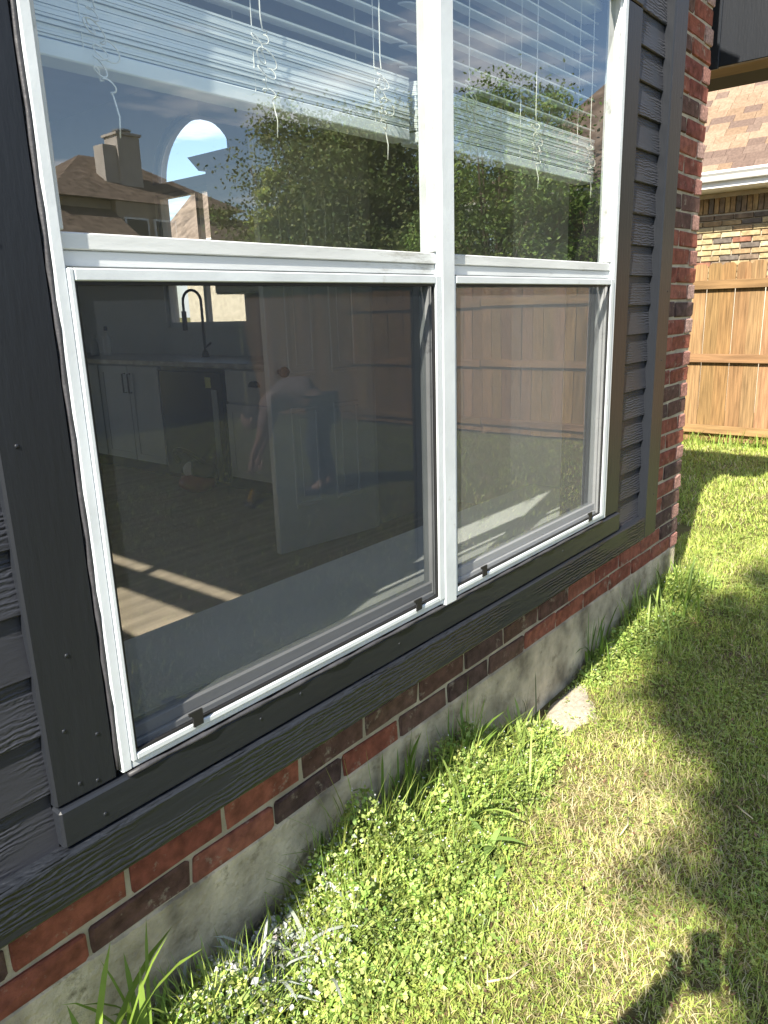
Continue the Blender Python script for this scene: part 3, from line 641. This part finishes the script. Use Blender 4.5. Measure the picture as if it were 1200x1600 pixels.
for r in range(15):
    s_ = r * .142 + .07; cxr = rx0 + s_ / math.sqrt(1 + PT * PT); czr = rz0 + s_ * PT / math.sqrt(1 + PT * PT)
    y = .6 + random.uniform(0, .25); rowc = random.choice(SH)
    while y < 3.5:
        L_ = random.choice((.16, .21, .26, .30))
        piece('shingle', 'shingle', roof, (cxr + n_.x * .009, y + L_ / 2, czr + n_.z * .009), (.15, L_ - .004, .008), 0, random.choice(SH) if random.random() < .6 else rowc, rot=(0, th - .018, 0)); y += L_
# two-storey neighbour mirrored in the upper left pane
h2 = thing('far_house', (13.8, -20.5, 0), 'tan two-storey house with brown hip roof and siding chimney, mirrored in the upper glass', 'house')
def hip(mb, x0, x1, y0, y1, z0, zr, rl=.35):
    xm, ym = (x0 + x1) / 2, (y0 + y1) / 2; hx = (x1 - x0) * rl / 2
    mb.add([(x0, y0, z0), (x1, y0, z0), (x1, y1, z0), (x0, y1, z0), (xm - hx, ym, zr), (xm + hx, ym, zr)], [(0, 1, 5, 4), (1, 2, 5), (2, 3, 4, 5), (3, 0, 4), (0, 3, 2, 1)])
    return mb
MB().box(11.8, 17.6, -25, -20.2, -.3, 4.84).build('wall', 'tan_wall', h2)
MB().box(13.3, 15.5, -20.19, -19.95, -.3, 4.84).build('gable_wall', 'tan_wall', h2)
hip(MB(), 11.2, 18.2, -25.5, -19.9, 4.85, 6.5, .22).build('roof', 'shingle_far', h2)
MB().prism([(-20.195, 4.6), (-17.2, 2.7), (-17.2, 2.6), (-20.195, 2.6)], 'x', 9.5, 13.28).build('porch_roof', 'shingle_far', h2)
MB().prism([(-20.195, 4.6), (-17.2, 2.7), (-17.2, 2.6), (-20.195, 2.6)], 'x', 15.52, 19.5).build('porch_roof', 'shingle_far', h2)
ch = MB().box(14.2, 14.95, -21.6, -20.9, 5.3, 6.85).build('chimney', 'chimney_siding', h2)
ch2 = MB().box(13.75, 14.198, -21.5, -21.0, 5.3, 6.55).build('chimney', 'chimney_siding', h2)
MB().box(14.14, 15.01, -21.66, -20.84, 6.852, 6.92).build('chimney_cap', 'chimney_siding', ch)
MB().lathe((14.6, -21.25, 6.92), [(.10, 0), (.10, .1), (.28, .1), (.28, .14)], 10).build('flue', 'steel', ch)
for (xx, zz) in ((13.9, 3.2), (14.9, 3.2)): 
    w_ = MB().box(xx - .4, xx + .4, -19.948, -19.89, zz, zz + 1.2).build('window', 'white_paint', h2); MB().box(xx - .34, xx + .34, -19.888, -19.88, zz + .06, zz + 1.14).build('pane', 'black_gloss', w_)

# ------------------------------------------------------------ trees
def tree(name, label, base, height, crown, trunk_r, nleaf, ls, col, group, seed, low=.35, clusters=70, limbs=9, cat='tree', lean=(0, 0), sgm=None):
    rr = np.random.default_rng(seed); t = thing(name, base, label, cat, group); b = np.array(base); cx, cy, cz = crown
    cc = b + np.array([lean[0], lean[1], height - cz])
    cl = rr.normal(size=(clusters, 3)); cl /= np.linalg.norm(cl, axis=1)[:, None]; cl *= (rr.random((clusters, 1)) ** .45); cl = cl * np.array([cx, cy, cz]) * .92 + cc
    m = MB(); top = cc + np.array([0, 0, cz * .3]); fork = b + (cc - b) * low
    m.tube([b - np.array([0, 0, .15]), b + (fork - b) * .5 + np.array([.03, .02, 0]), fork, (fork + top) / 2 + rr.normal(0, .08, 3), top], [trunk_r * 1.15, trunk_r * .9, trunk_r * .75, trunk_r * .4, trunk_r * .12], 9)
    for k in range(limbs):
        e = cl[k]; s = fork + (top - fork) * rr.random() * .6; md = (s + e) / 2 + np.array([0, 0, .12 * cz]) * rr.normal()
        m.tube([s, md, e], [trunk_r * .38, trunk_r * .22, trunk_r * .06], 6)
    m.build('trunk', 'bark', t, True)
    per = nleaf // clusters; P = []; T = []
    for c in cl:
        sg = rr.uniform(.07, .16) * (sgm or max(cx, cy))
        p = c + rr.normal(size=(per, 3)) * np.array([sg, sg, sg * .7]); P.append(p); T.append(np.repeat(np.array([[rr.uniform(.7, 1.3)]]), per, 0))
    P = np.concatenate(P); tn = jit(col, len(P), .22) * np.concatenate(T)
    V, c_, i_, tt = leaf_quads(P, rr.uniform(ls * .7, ls * 1.3, len(P)), tn, .2, .6)
    o = raw_mesh('crown', V - b, c_, i_, 'tree_leaf', tone=tt); link(o, t, base); return t
G1 = 'trees mirrored in the glass'
tree('dense_tree', 'dense dark green tree behind the back fence, middle of the mirrored row', (12.1, -10.6, -.1), 5.8, (2.4, 2.0, 3.0), .14, 80000, .08, (.20, .25, .085), G1, 1, .15, 230, 60)
tree('dense_tree', 'dense olive tree at the left end of the mirrored row, beside the far house', (10.6, -9.95, -.1), 4.4, (.85, .85, 2.3), .10, 30000, .075, (.34, .40, .12), G1, 2, .12, 110, 30)
tree('dense_tree', 'tall dark tree at the right end of the mirrored row, next to the mullion', (11.6, -8.6, -.1), 5.3, (2.2, 2.2, 2.8), .15, 80000, .08, (.18, .23, .085), G1, 3, .15, 230, 60)
tree('open_tree', 'loose branching tree with clouds behind it, mirrored in the right upper glass', (9.75, -4.9, -.1), 4.7, (1.25, 1.7, 1.9), .08, 28000, .055, (.24, .34, .10), G1, 4, .3, 90, 50)
tree('open_tree', 'low green tree mirrored at the right edge of the right upper glass', (9.6, -3.0, -.1), 3.4, (.8, .8, 1.2), .05, 4000, .07, (.17, .25, .06), G1, 5, .3, 40, 14)
tree('small_tree', 'distant tree showing left of the far house in the upper glass', (11.5, -27.5, -.1), 6.2, (2.0, 2.0, 2.4), .18, 4000, .22, (.05, .08, .03), G1, 6)
tree('shade_tree', 'leafy tree behind the photographer that shades the lawn', (-6.6, -3.3, -.1), 9.9, (1.05, .40, 1.0), .15, 2900, .13, (.07, .12, .03), None, 8, .55, 26, 12, lean=(.6, .55), sgm=.85)

# ------------------------------------------------------------ people
def skin(name, joints, bones, mat, parent, lvl=2):
    me = bpy.data.meshes.new(name); me.from_pydata([j[:3] for j in joints], bones, []); o = bpy.data.objects.new(name, me); COL.objects.link(o)
    sk = o.modifiers.new('s', 'SKIN'); sk.use_smooth_shade = True; o.modifiers.new('u', 'SUBSURF').levels = lvl
    for i, j in enumerate(joints): me.skin_vertices[0].data[i].radius = (j[3], j[4] if len(j) > 4 else j[3]); me.skin_vertices[0].data[i].use_root = (i == 0)
    dg = bpy.context.evaluated_depsgraph_get(); ev = o.evaluated_get(dg); m2 = bpy.data.meshes.new_from_object(ev)
    bpy.data.objects.remove(o); a = np.empty(len(m2.vertices) * 3, np.float32); m2.vertices.foreach_get('co', a); a = a.reshape(-1, 3); c = (a.min(0) + a.max(0)) / 2; c[2] = a[:, 2].min()
    m2.vertices.foreach_set('co', (a - c).ravel()); m2.materials.clear(); m2.materials.append(MATS[mat]); m2.shade_smooth()
    return link(bpy.data.objects.new(name, m2), parent, c)
def person_bent(base, yaw):
    t = thing('person', base, 'person in dusty pink shirt and navy trousers bent over, mirrored in the glass', 'person')
    R_ = Matrix.Translation(base) @ Matrix.Rotation(yaw, 4, 'Z')       # local +x is the way the person faces
    def J(*l): return [(*(R_ @ Vector(q[:3])), *q[3:]) for q in l]
    body = J((0, 0, .82, .13), (.02, .09, .80, .10), (.07, .10, .46, .072), (-.01, .10, .10, .05), (.10, .11, .04, .045), (.02, -.09, .80, .10), (.12, -.10, .46, .072), (.05, -.10, .10, .05), (.16, -.11, .04, .045),
             (.16, 0, .92, .135), (.34, 0, .93, .145), (.50, 0, .86, .11), (.58, 0, .80, .055), (.50, .17, .82, .055), (.56, .20, .55, .042), (.66, .12, .34, .034), (.50, -.17, .82, .055), (.57, -.20, .55, .042), (.68, -.10, .34, .034))
    bn = [(0, 1), (1, 2), (2, 3), (3, 4), (0, 5), (5, 6), (6, 7), (7, 8), (0, 9), (9, 10), (10, 11), (11, 12), (11, 13), (13, 14), (14, 15), (11, 16), (16, 17), (17, 18)]
    bo = skin('body', body, bn, 'skin', t)
    skin('trousers', J((0, 0, .83, .142), (.02, .09, .80, .112), (.07, .10, .46, .082), (-.01, .10, .12, .066), (.02, -.09, .80, .112), (.12, -.10, .46, .082), (.05, -.10, .12, .066)), [(0, 1), (1, 2), (2, 3), (0, 4), (4, 5), (5, 6)], 'navy_cloth', t)
    skin('shirt', J((.10, 0, .90, .148), (.22, 0, .955, .155), (.36, 0, .945, .16), (.49, 0, .87, .13), (.50, .17, .82, .068), (.54, .195, .62, .056), (.50, -.17, .82, .068), (.55, -.195, .62, .056)), [(0, 1), (1, 2), (2, 3), (3, 4), (4, 5), (3, 6), (6, 7)], 'pink_shirt', t)
    h = MB().ball((.68, 0, .72), (.10, .078, .115), 14, 10).ball((.735, 0, .655), (.018, .016, .02), 8, 6).ball((.66, .078, .71), (.02, .012, .03), 8, 6).ball((.66, -.078, .71), (.02, .012, .03), 8, 6); h.xform(R_); h.build('head', 'skin', t, True)
    MB().ball((.665, 0, .75), (.108, .086, .10), 14, 9).xform(R_).build('hair', 'hair', t, True)
    for sgn, (hx, hy, hz) in ((1, (.67, .115, .32)), (-1, (.69, -.095, .32))):
        m = MB().ball((hx, hy, hz - .03), (.035, .02, .05), 10, 7)
        for k in range(4): m.tube([(hx + (k - 1.5) * .017, hy, hz - .07), (hx + (k - 1.5) * .018 + .004, hy + sgn * -.012, hz - .105), (hx + (k - 1.5) * .017, hy + sgn * -.03, hz - .13 + abs(k - 1.5) * .006)], [.009, .008, .006], 6)
        m.tube([(hx - .03, hy, hz - .03), (hx - .05, hy - sgn * .015, hz - .065), (hx - .045, hy - sgn * .03, hz - .09)], [.011, .009, .007], 6)
        m.xform(R_).build('hand', 'skin', t, True)
    for yy, xx in ((.105, .06), (-.105, .12)): MB().ball((xx + .0, yy, .045), (.13, .048, .045), 12, 8).xform(R_).build('shoe', 'black_gloss', t, True)
    return t
person_bent((4.95, -3.72, float(gz(np.array(4.95), np.array(-3.72)))), math.atan2(-.79, -.61))
tl = thing('garden_tool', (4.2, -3.95, -.1), 'yellow-handled hand tool lying on the lawn before the bent person', 'tool')
MB().tube([(4.15, -3.90, -.06), (4.32, -4.06, -.03)], .025, 8).build('handle', 'yellow_plastic', tl); MB().prism([(4.05, -3.86), (4.14, -3.93), (4.16, -3.88), (4.08, -3.80)], 'z', -.075, -.068).build('blade', 'steel', tl)
def photographer():
    f = Vector((FW.x, FW.y, 0)).normalized(); r = Vector((f.y, -f.x, 0)); b = Vector((CAM.x, CAM.y, 0)) - f * .46 - r * .03; b.z = float(gz(np.array(b.x), np.array(b.y)))
    t = thing('person', b, 'person holding up a phone, whose shadow falls on the lawn at lower right', 'person')
    def J(*l): return [(*(b + f * q[0] + r * q[1] + Vector((0, 0, q[2]))), *q[3:]) for q in l]
    ph = CAM - FW * .03
    hl = ph - b; P = lambda v, rad: (v.dot(f), v.dot(r), v.z, rad)
    rh = P(hl + r * .075 - f * .02 - Vector((0, 0, .03)), .03); lh = P(hl - r * .075 - f * .02 - Vector((0, 0, .03)), .03)
    K = 1.04
    body = J(*[(q[0], q[1], q[2] * K, q[3]) for q in ((0, 0, .92, .14), (0, .10, .88, .10), (.02, .11, .48, .068), (0, .12, .09, .045), (.12, .13, .05, .04), (0, -.10, .88, .10), (.04, -.11, .48, .068), (.03, -.12, .09, .045), (.15, -.13, .05, .04), (0, 0, 1.15, .14), (0, 0, 1.36, .125), (0, 0, 1.47, .055), (0, .19, 1.37, .06), (.50, .27, 1.22, .05))],
             rh, (0, -.19, 1.37 * K, .06), (.50, -.13, 1.18 * K, .045), lh)
    bn = [(0, 1), (1, 2), (2, 3), (3, 4), (0, 5), (5, 6), (6, 7), (7, 8), (0, 9), (9, 10), (10, 11), (10, 12), (12, 13), (13, 14), (10, 15), (15, 16), (16, 17)]
    skin('body', body, bn, 'navy_cloth', t)
    hc = b + f * .02 + Vector((0, 0, 1.66)); MB().ball(hc, (.09, .085, .12), 14, 10).ball(hc + f * .1, (.02, .02, .025), 8, 6).build('head', 'skin', t, True)
    MB().ball(hc + Vector((0, 0, .03)) - f * .02, (.097, .092, .11), 14, 9).build('hair', 'hair', t, True)
    for sgn in (1, -1):
        c = ph + r * .072 * sgn - Vector((0, 0, .01)) - f * .012; m = MB().ball(c - Vector((0, 0, .035)), (.022, .022, .045), 10, 7)
        for k in range(4): q = c + Vector((0, 0, -.03 + k * .02)); m.tube([q, q + f * .02 + r * .004 * sgn, q + f * .012 - r * .028 * sgn], [.009, .0085, .007], 6)
        m.tube([c - Vector((0, 0, .04)) - f * .01, c - f * .02 - r * .02 * sgn, c - f * .02 - r * .035 * sgn + Vector((0, 0, .02))], [.011, .01, .008], 6)
        m.build('hand', 'skin', t, True)
    mp = Matrix.Translation(ph) @ m3.to_4x4(); p = thing('phone', ph, 'phone held up by the photographer beside the window', 'phone')
    MB().box(-.037, .037, -.075, .075, -.004, .004, .003).xform(mp).build('case', 'phone', p); MB().box(-.034, .034, -.071, .071, .0042, .0046).xform(mp).build('screen', 'black_gloss', p)
photographer()

# ------------------------------------------------------------ dirt patch, lawn and weeds
def inside_house(x, y): return ((y > YB - .02) & (x < 3.86)) | ((y > .25) & (x < 4.25))
th_ = np.linspace(0, 2 * math.pi, 40, endpoint=False); dm_ = MB()
DC = np.array([2.43, .09])
rim = [(DC[0] + (.19 + .04 * math.sin(3 * t + 1) + .02 * math.sin(7 * t)) * math.cos(t) + .22 * max(0, math.sin(t)), DC[1] + (.11 + .02 * math.sin(4 * t)) * math.sin(t)) for t in th_]
rim = [(x, min(y, YB - .013)) for x, y in rim]
V = [(DC[0], DC[1], .012)]; F = []
for fr_, hz_ in ((.5, .012), (.8, .006), (1.0, -.012)):
    V += [(DC[0] + (x - DC[0]) * fr_, DC[1] + (y - DC[1]) * fr_, hz_ + random.uniform(-.003, .003)) for x, y in rim]
for k in range(40):
    F.append((0, 1 + k, 1 + (k + 1) % 40))
    for q in range(2): F.append((1 + q * 40 + k, 1 + (q + 1) * 40 + k, 1 + (q + 1) * 40 + (k + 1) % 40, 1 + q * 40 + (k + 1) % 40))
o = MB().add(V, F).build('dirt_patch', 'dirt', None, True); tag(o, 'bare pale dirt patch against the foundation', 'dirt', kind='structure')
def dirt_w(x, y): return np.clip(1.0 - np.sqrt(((x - 2.43) / .27) ** 2 + ((y - .09) / .14) ** 2), 0, 1)
from math import sin
def vnoise(x, y, s, seed):
    a = seed * 12.9898; return .5 + .25 * (np.sin(x * s + a) * np.cos(y * s * 1.3 + a * .7) + np.sin((x + y) * s * 1.9 + a * 1.7) * np.cos((x - y) * s * 1.37 + a))
GRN = [(.40, .52, .10), (.48, .56, .13), (.54, .56, .17), (.28, .40, .07)]; DRY = [(.62, .55, .30), (.52, .42, .22), (.66, .60, .36)]
parts = []
def scatter(n, x0, x1, y0, y1):
    x = RNG.uniform(x0, x1, n); y = RNG.uniform(y0, y1, n); k = ~inside_house(x, y); return x[k], y[k]
for (n, x0, x1, y0, y1, hh, ww, fine) in [(125000, .4, 3.2, -1.5, .17, .024, .0023, 1), (50000, 3.2, 5.2, -1.3, .5, .03, .0034, 1), (42000, 5.2, 8.44, -1.2, 2.0, .04, .006, 0), (60000, 1.0, 8.4, -8.9, -1.3, .032, .006, 0)]:
    x, y = scatter(n, x0, x1, y0, y1); dry = vnoise(x, y, 3.1, 2) * .75 + .35 * np.exp(-(((x - 2.1) / .55) ** 2 + ((y + .35) / .4) ** 2))
    k = RNG.random(len(x)) > np.clip(dirt_w(x, y) * 1.7 + (dry - .55) * 1.1, 0, .97); x, y, dry = x[k], y[k], dry[k]; m_ = len(x)
    P = np.stack([x, y, gz(x, y) + .0], 1); H = hh * RNG.uniform(.5, 1.7, m_) * (.55 + .9 * vnoise(x, y, 8.5, 6))
    isd = RNG.random(m_) < np.clip(dry * .42 - .07 + .45 * np.exp(-(((x - 2.02) / .38) ** 2 + ((y + .36) / .26) ** 2)) + .3 * np.exp(-(((x - 1.55) / .25) ** 2 + ((y + .45) / .2) ** 2)), .04, .72)
    col = np.array(GRN)[RNG.integers(0, 4, m_)]; col[isd] = np.array(DRY)[RNG.integers(0, 3, isd.sum())]
    lean = np.where(isd, RNG.uniform(.75, 1.0, m_), RNG.uniform(.3, .95, m_))
    parts.append(blades(P, H * np.where(isd, 1.3, 1), ww * RNG.uniform(.7, 1.4, m_), lean, np.clip(col * (1 + RNG.normal(0, .15, (m_, 1))) * (.78 + .44 * vnoise(x, y, 6.3, 8))[:, None], .01, .8), RNG.uniform(0, 6.283, m_)))
V, c_, i_, tt = join(parts); o = raw_mesh('lawn_grass', V, c_, i_, 'grass', tone=tt); tag(link(o), 'short mown patchy grass of the side lawn', 'grass', kind='stuff')
# clover and tiny lawn leaves
def clover(n, x0, x1, y0, y1, h0, h1, s, col, dens=None):
    x, y = scatter(n, x0, x1, y0, y1)
    if dens is not None: k = RNG.random(len(x)) < dens(x, y); x, y = x[k], y[k]
    m_ = len(x); z = gz(x, y) + RNG.uniform(h0, h1, m_); ps = []; tn = jit(col, m_, .2); a0 = RNG.uniform(0, 6.28, m_)
    for k in range(3):
        a = a0 + k * 2.094; d = np.stack([np.cos(a), np.sin(a), np.full(m_, .15)], 1); sd = np.stack([-np.sin(a), np.cos(a), np.zeros(m_)], 1); c = np.stack([x, y, z], 1); S = (s * RNG.uniform(.7, 1.3, m_))[:, None]
        ps.append((np.stack([c, c + d * S * .6 - sd * S * .45, c + d * S, c + d * S * .6 + sd * S * .45], 1).reshape(-1, 3), np.full(m_, 4), np.arange(4 * m_), np.repeat(tn, 4, 0)))
    return join(ps)
cp = [clover(22000, .5, 3.6, -1.5, .17, .008, .03, .0075, (.38, .48, .12), lambda x, y: np.clip(vnoise(x, y, 4.2, 5) * 1.6 - .5, 0, 1) * (1 - dirt_w(x, y))),
      clover(7000, 3.6, 6, -1.2, .3, .01, .03, .012, (.38, .48, .12), lambda x, y: np.clip(vnoise(x, y, 4.2, 7) * 1.6 - .6, 0, 1))]
x, y = scatter(5200, .5, 3.8, -1.5, .17); k = RNG.random(len(x)) > dirt_w(x, y) * .7; x, y = x[k], y[k]; m_ = len(x)
tn = jit((.36, .27, .15), m_, .3); k = RNG.random(m_) < .35; tn[k] = jit((.16, .10, .06), k.sum(), .3); k = RNG.random(m_) < .06; tn[k] = jit((.62, .55, .22), k.sum(), .1)
lt = leaf_quads(np.stack([x, y, gz(x, y) + RNG.uniform(.003, .02, m_)], 1), RNG.uniform(.006, .02, m_), tn, 1.2, .5)
o = raw_mesh('leaf_litter', lt[0], lt[1], lt[2], 'leafy', tone=lt[3]); tag(link(o), 'tiny dry leaf scraps caught in the lawn', 'leaf litter', kind='stuff')
V, c_, i_, tt = join(cp); o = raw_mesh('clover', V, c_, i_, 'leafy', tone=tt); tag(link(o), 'small clover leaves scattered through the lawn', 'clover', kind='stuff')
# low weeds banked against the foundation
def env(x, y):
    a = .185 * np.exp(-((x - 1.75) / .40) ** 2) * np.exp(-((y - .13) / .17) ** 2) + .15 * np.exp(-((x - 1.22) / .28) ** 2) * np.exp(-((y - .08) / .16) ** 2) + .05 * np.exp(-((x - 1.2) / .4) ** 2) * np.exp(-((y + .1) / .2) ** 2)
    a = a + .12 * np.exp(-((x - .75) / .28) ** 2) * np.exp(-((y - .06) / .16) ** 2) + .17 * np.exp(-((x - 3.3) / .5) ** 2) * np.exp(-((y - .15) / .12) ** 2) + .10 * np.exp(-((x - 3.9) / .3) ** 2) * np.exp(-((y - .16) / .12) ** 2)
    return a * (.35 + 1.3 * vnoise(x, y, 13, 3)) * (1 - .5 * np.exp(-((x - .90) / .11) ** 2))
x, y = scatter(210000, .35, 4.3, -.42, .185); e = env(x, y); k = RNG.random(len(x)) < np.clip((e - .018) * 16, 0, 1) * (1 - dirt_w(x, y)); x, y, e = x[k], y[k], e[k]; m_ = len(x)
z = gz(x, y) + e * RNG.random(m_) ** .45; tn = jit((.33, .44, .11), m_, .22); k = RNG.random(m_) < .3; tn[k] = jit((.45, .54, .17), k.sum(), .2)
pw_ = np.exp(-((x - .90) / .17) ** 2) * np.exp(-((y - .10) / .12) ** 2); k = RNG.random(m_) < pw_ * .8; tn[k] = jit((.56, .58, .55), k.sum(), .12)
wparts = [leaf_quads(np.stack([x, y, z], 1), .006 + .014 * RNG.random(m_) ** 1.8 * (.5 + vnoise(x, y, 21, 9)), tn * (.6 + .8 * vnoise(x, y, 17, 4))[:, None], .7, .75)]
k = RNG.random(m_) < .018; 
wparts.append(leaf_quads(np.stack([x[k], y[k], gz(x[k], y[k]) + e[k] * 1.02 + .004], 1), RNG.uniform(.003, .006, k.sum()), jit((.75, .76, .78), k.sum(), .06), .5, 1.0))
k = RNG.random(m_) < .12
wparts.append(blades(np.stack([x[k], y[k], gz(x[k], y[k])], 1), (e[k] + .02) * RNG.uniform(.7, 1.55, k.sum()), RNG.uniform(.0025, .005, k.sum()), RNG.uniform(.1, .7, k.sum()), jit((.34, .44, .10), k.sum(), .2), RNG.uniform(0, 6.28, k.sum()), 3))
V, c_, i_, tt = join(wparts); o = raw_mesh('ground_cover', V, c_, i_, 'leafy', tone=tt); tag(link(o), 'bank of small-leaved weeds growing along the foundation', 'weeds', kind='stuff')
# broad-bladed tufts, one thing each
def tuft(label, loc, n, ln, wd, col, seed, spread=.03, lean=(.15, .8), yaw=None, group='broad grass tufts along the wall'):
    global RNG
    rr = np.random.default_rng(seed); t = thing('grass_tuft', (loc[0], loc[1], float(gz(np.array(loc[0]), np.array(loc[1])))), label, 'grass', group)
    b = np.array([loc[0], loc[1], float(gz(np.array(loc[0]), np.array(loc[1])))])
    P = np.zeros((n, 3)); P[:, :2] = rr.normal(0, spread, (n, 2)); P[:, 1] = np.minimum(P[:, 1], YB - .015 - loc[1])
    yw = rr.uniform(0, 6.283, n) if yaw is None else rr.normal(yaw, .7, n)
    top = (1 + rr.normal(0, .12, (n, 1))) * np.array([col])
    wl = np.sin(yw) * rr.uniform(*lean, n); le = rr.uniform(*lean, n)
    le = np.where((np.sin(yw) > 0) & (loc[1] > .0), np.minimum(le, .45 * (YB - loc[1] + .03) / .12), le)
    V, c_, i_, tt = blades(P, ln * rr.uniform(.55, 1.1, n), wd * rr.uniform(.7, 1.2, n), np.clip(le, .03, .95), np.clip(top, .01, .9), yw, 6, .5)
    V[:, 1] = np.minimum(V[:, 1], YB - .016 - loc[1])
    for k in range(n):
        o = raw_mesh('blade', V[k * 13:(k + 1) * 13], c_[:6], i_[:6 * 4 - 1] , 'leafy', tone=tt[k * 13:(k + 1) * 13]); o.data.shade_smooth(); link(o, t, b)
    return t
DG = (.17, .28, .05); LG = (.36, .48, .12); WH = (.48, .52, .49)
tuft('big broad green grass tuft at the bottom left corner of the picture', (.47, .05, 0), 16, .50, .021, (.24, .36, .06), 1, .035, (.15, .75))
tuft('slim green grass tuft beside the bottom left corner tuft', (.58, .09, 0), 12, .36, .013, (.22, .34, .06), 2, .03, (.15, .7))
tuft('drooping seedy grass tuft in front of the concrete at lower left', (.70, .07, 0), 12, .27, .010, (.28, .38, .09), 17, .035, (.2, .8))
tuft('short bright grass tuft left of the white-powdered tuft', (.80, .03, 0), 12, .20, .009, LG, 18, .04, (.2, .9))
tuft('white-powdered grass tuft near the lower edge of the picture', (.86, .07, 0), 20, .26, .011, WH, 3, .05, (.45, .95))
tuft('pale powdered leaf tuft just right of the whitest tuft', (1.02, .04, 0), 13, .20, .014, (.52, .58, .48), 4, .03, (.4, .9))
tuft('thin dark grass tuft against the concrete under the middle bricks', (1.19, .15, 0), 10, .27, .010, DG, 5, .02)
tuft('dark green grass tuft rising against the wall left of the weed bank', (1.50, .135, 0), 22, .36, .015, DG, 6, .03, (.05, .6))
tuft('dark grass tuft against the bricks at the top of the weed bank', (1.78, .13, 0), 24, .36, .016, DG, 7, .03, (.05, .6))
tuft('light broad grass tuft in the middle of the weed bank', (1.62, .0, 0), 18, .30, .017, LG, 8, .03)
tuft('bright wispy grass tuft on the sunny side of the weed bank', (1.84, -.02, 0), 22, .27, .007, LG, 9, .05)
tuft('bright upright grass tuft beside the bare dirt patch', (2.08, .09, 0), 13, .26, .015, LG, 10, .03, (.1, .55))
tuft('broad chewed-leaf tuft at the foot of the weed bank', (1.55, -.10, 0), 9, .19, .030, (.24, .37, .10), 11, .03, (.5, .95))
tuft('thin dark seedy grass stalks leaning over the dirt patch', (2.25, .155, 0), 5, .24, .004, (.09, .13, .04), 12, .02, (.1, .6))
tuft('dark grass tuft at the foundation right of the dirt patch', (2.82, .145, 0), 26, .30, .010, DG, 13, .04, (.1, .7))
tuft('tall bright grass tuft by the wall near the brick corner', (3.22, .13, 0), 34, .33, .010, LG, 14, .07, (.1, .7))
tuft('long green grass tuft at the foot of the brick corner', (3.62, .12, 0), 40, .36, .010, (.18, .28, .05), 15, .07, (.1, .7))
tuft('grass tuft growing round the outside of the brick corner', (3.95, .12, 0), 34, .30, .008, LG, 16, .06, (.1, .7))
rr = random.Random(4)
yy = 2.0; i = 0
fparts = []
n_f = 900; x = RNG.normal(8.36, .05, n_f); y = RNG.uniform(-1.4, 2.0, n_f)
fparts.append(blades(np.stack([x, y, gz(x, y)], 1), RNG.uniform(.08, .22, n_f), RNG.uniform(.005, .012, n_f), RNG.uniform(.1, .8, n_f), jit((.30, .40, .08), n_f, .2), RNG.uniform(0, 6.28, n_f), 3))
V, c_, i_, tt = join(fparts); o = raw_mesh('fence_line_grass', V, c_, i_, 'grass', tone=tt); tag(link(o), 'taller uncut grass along the foot of the cedar fence', 'grass', kind='stuff')
# litter on the lawn
for i, (pts, lab) in enumerate([([(1.20, -.33, .015), (1.24, -.37, .02), (1.30, -.385, .02)], 'curved pale dry stalk lying on the lawn near the lower edge'), ([(1.95, -.36, .02), (1.91, -.375, .024), (1.86, -.372, .018), ][:3], 'straight pale dry stalk in the middle of the thin lawn'), ([(2.20, -.60, .02), (2.175, -.625, .026), (2.165, -.655, .02)], 'short pale dry stalk at the right edge of the lawn')]):
    o = MB().tube(pts, [.003, .0026, .0015], 6).build('dry_stalk', 'straw', None, True); tag(o, lab, 'stalk', 'dry stalks on the lawn')
# spider silk under the window
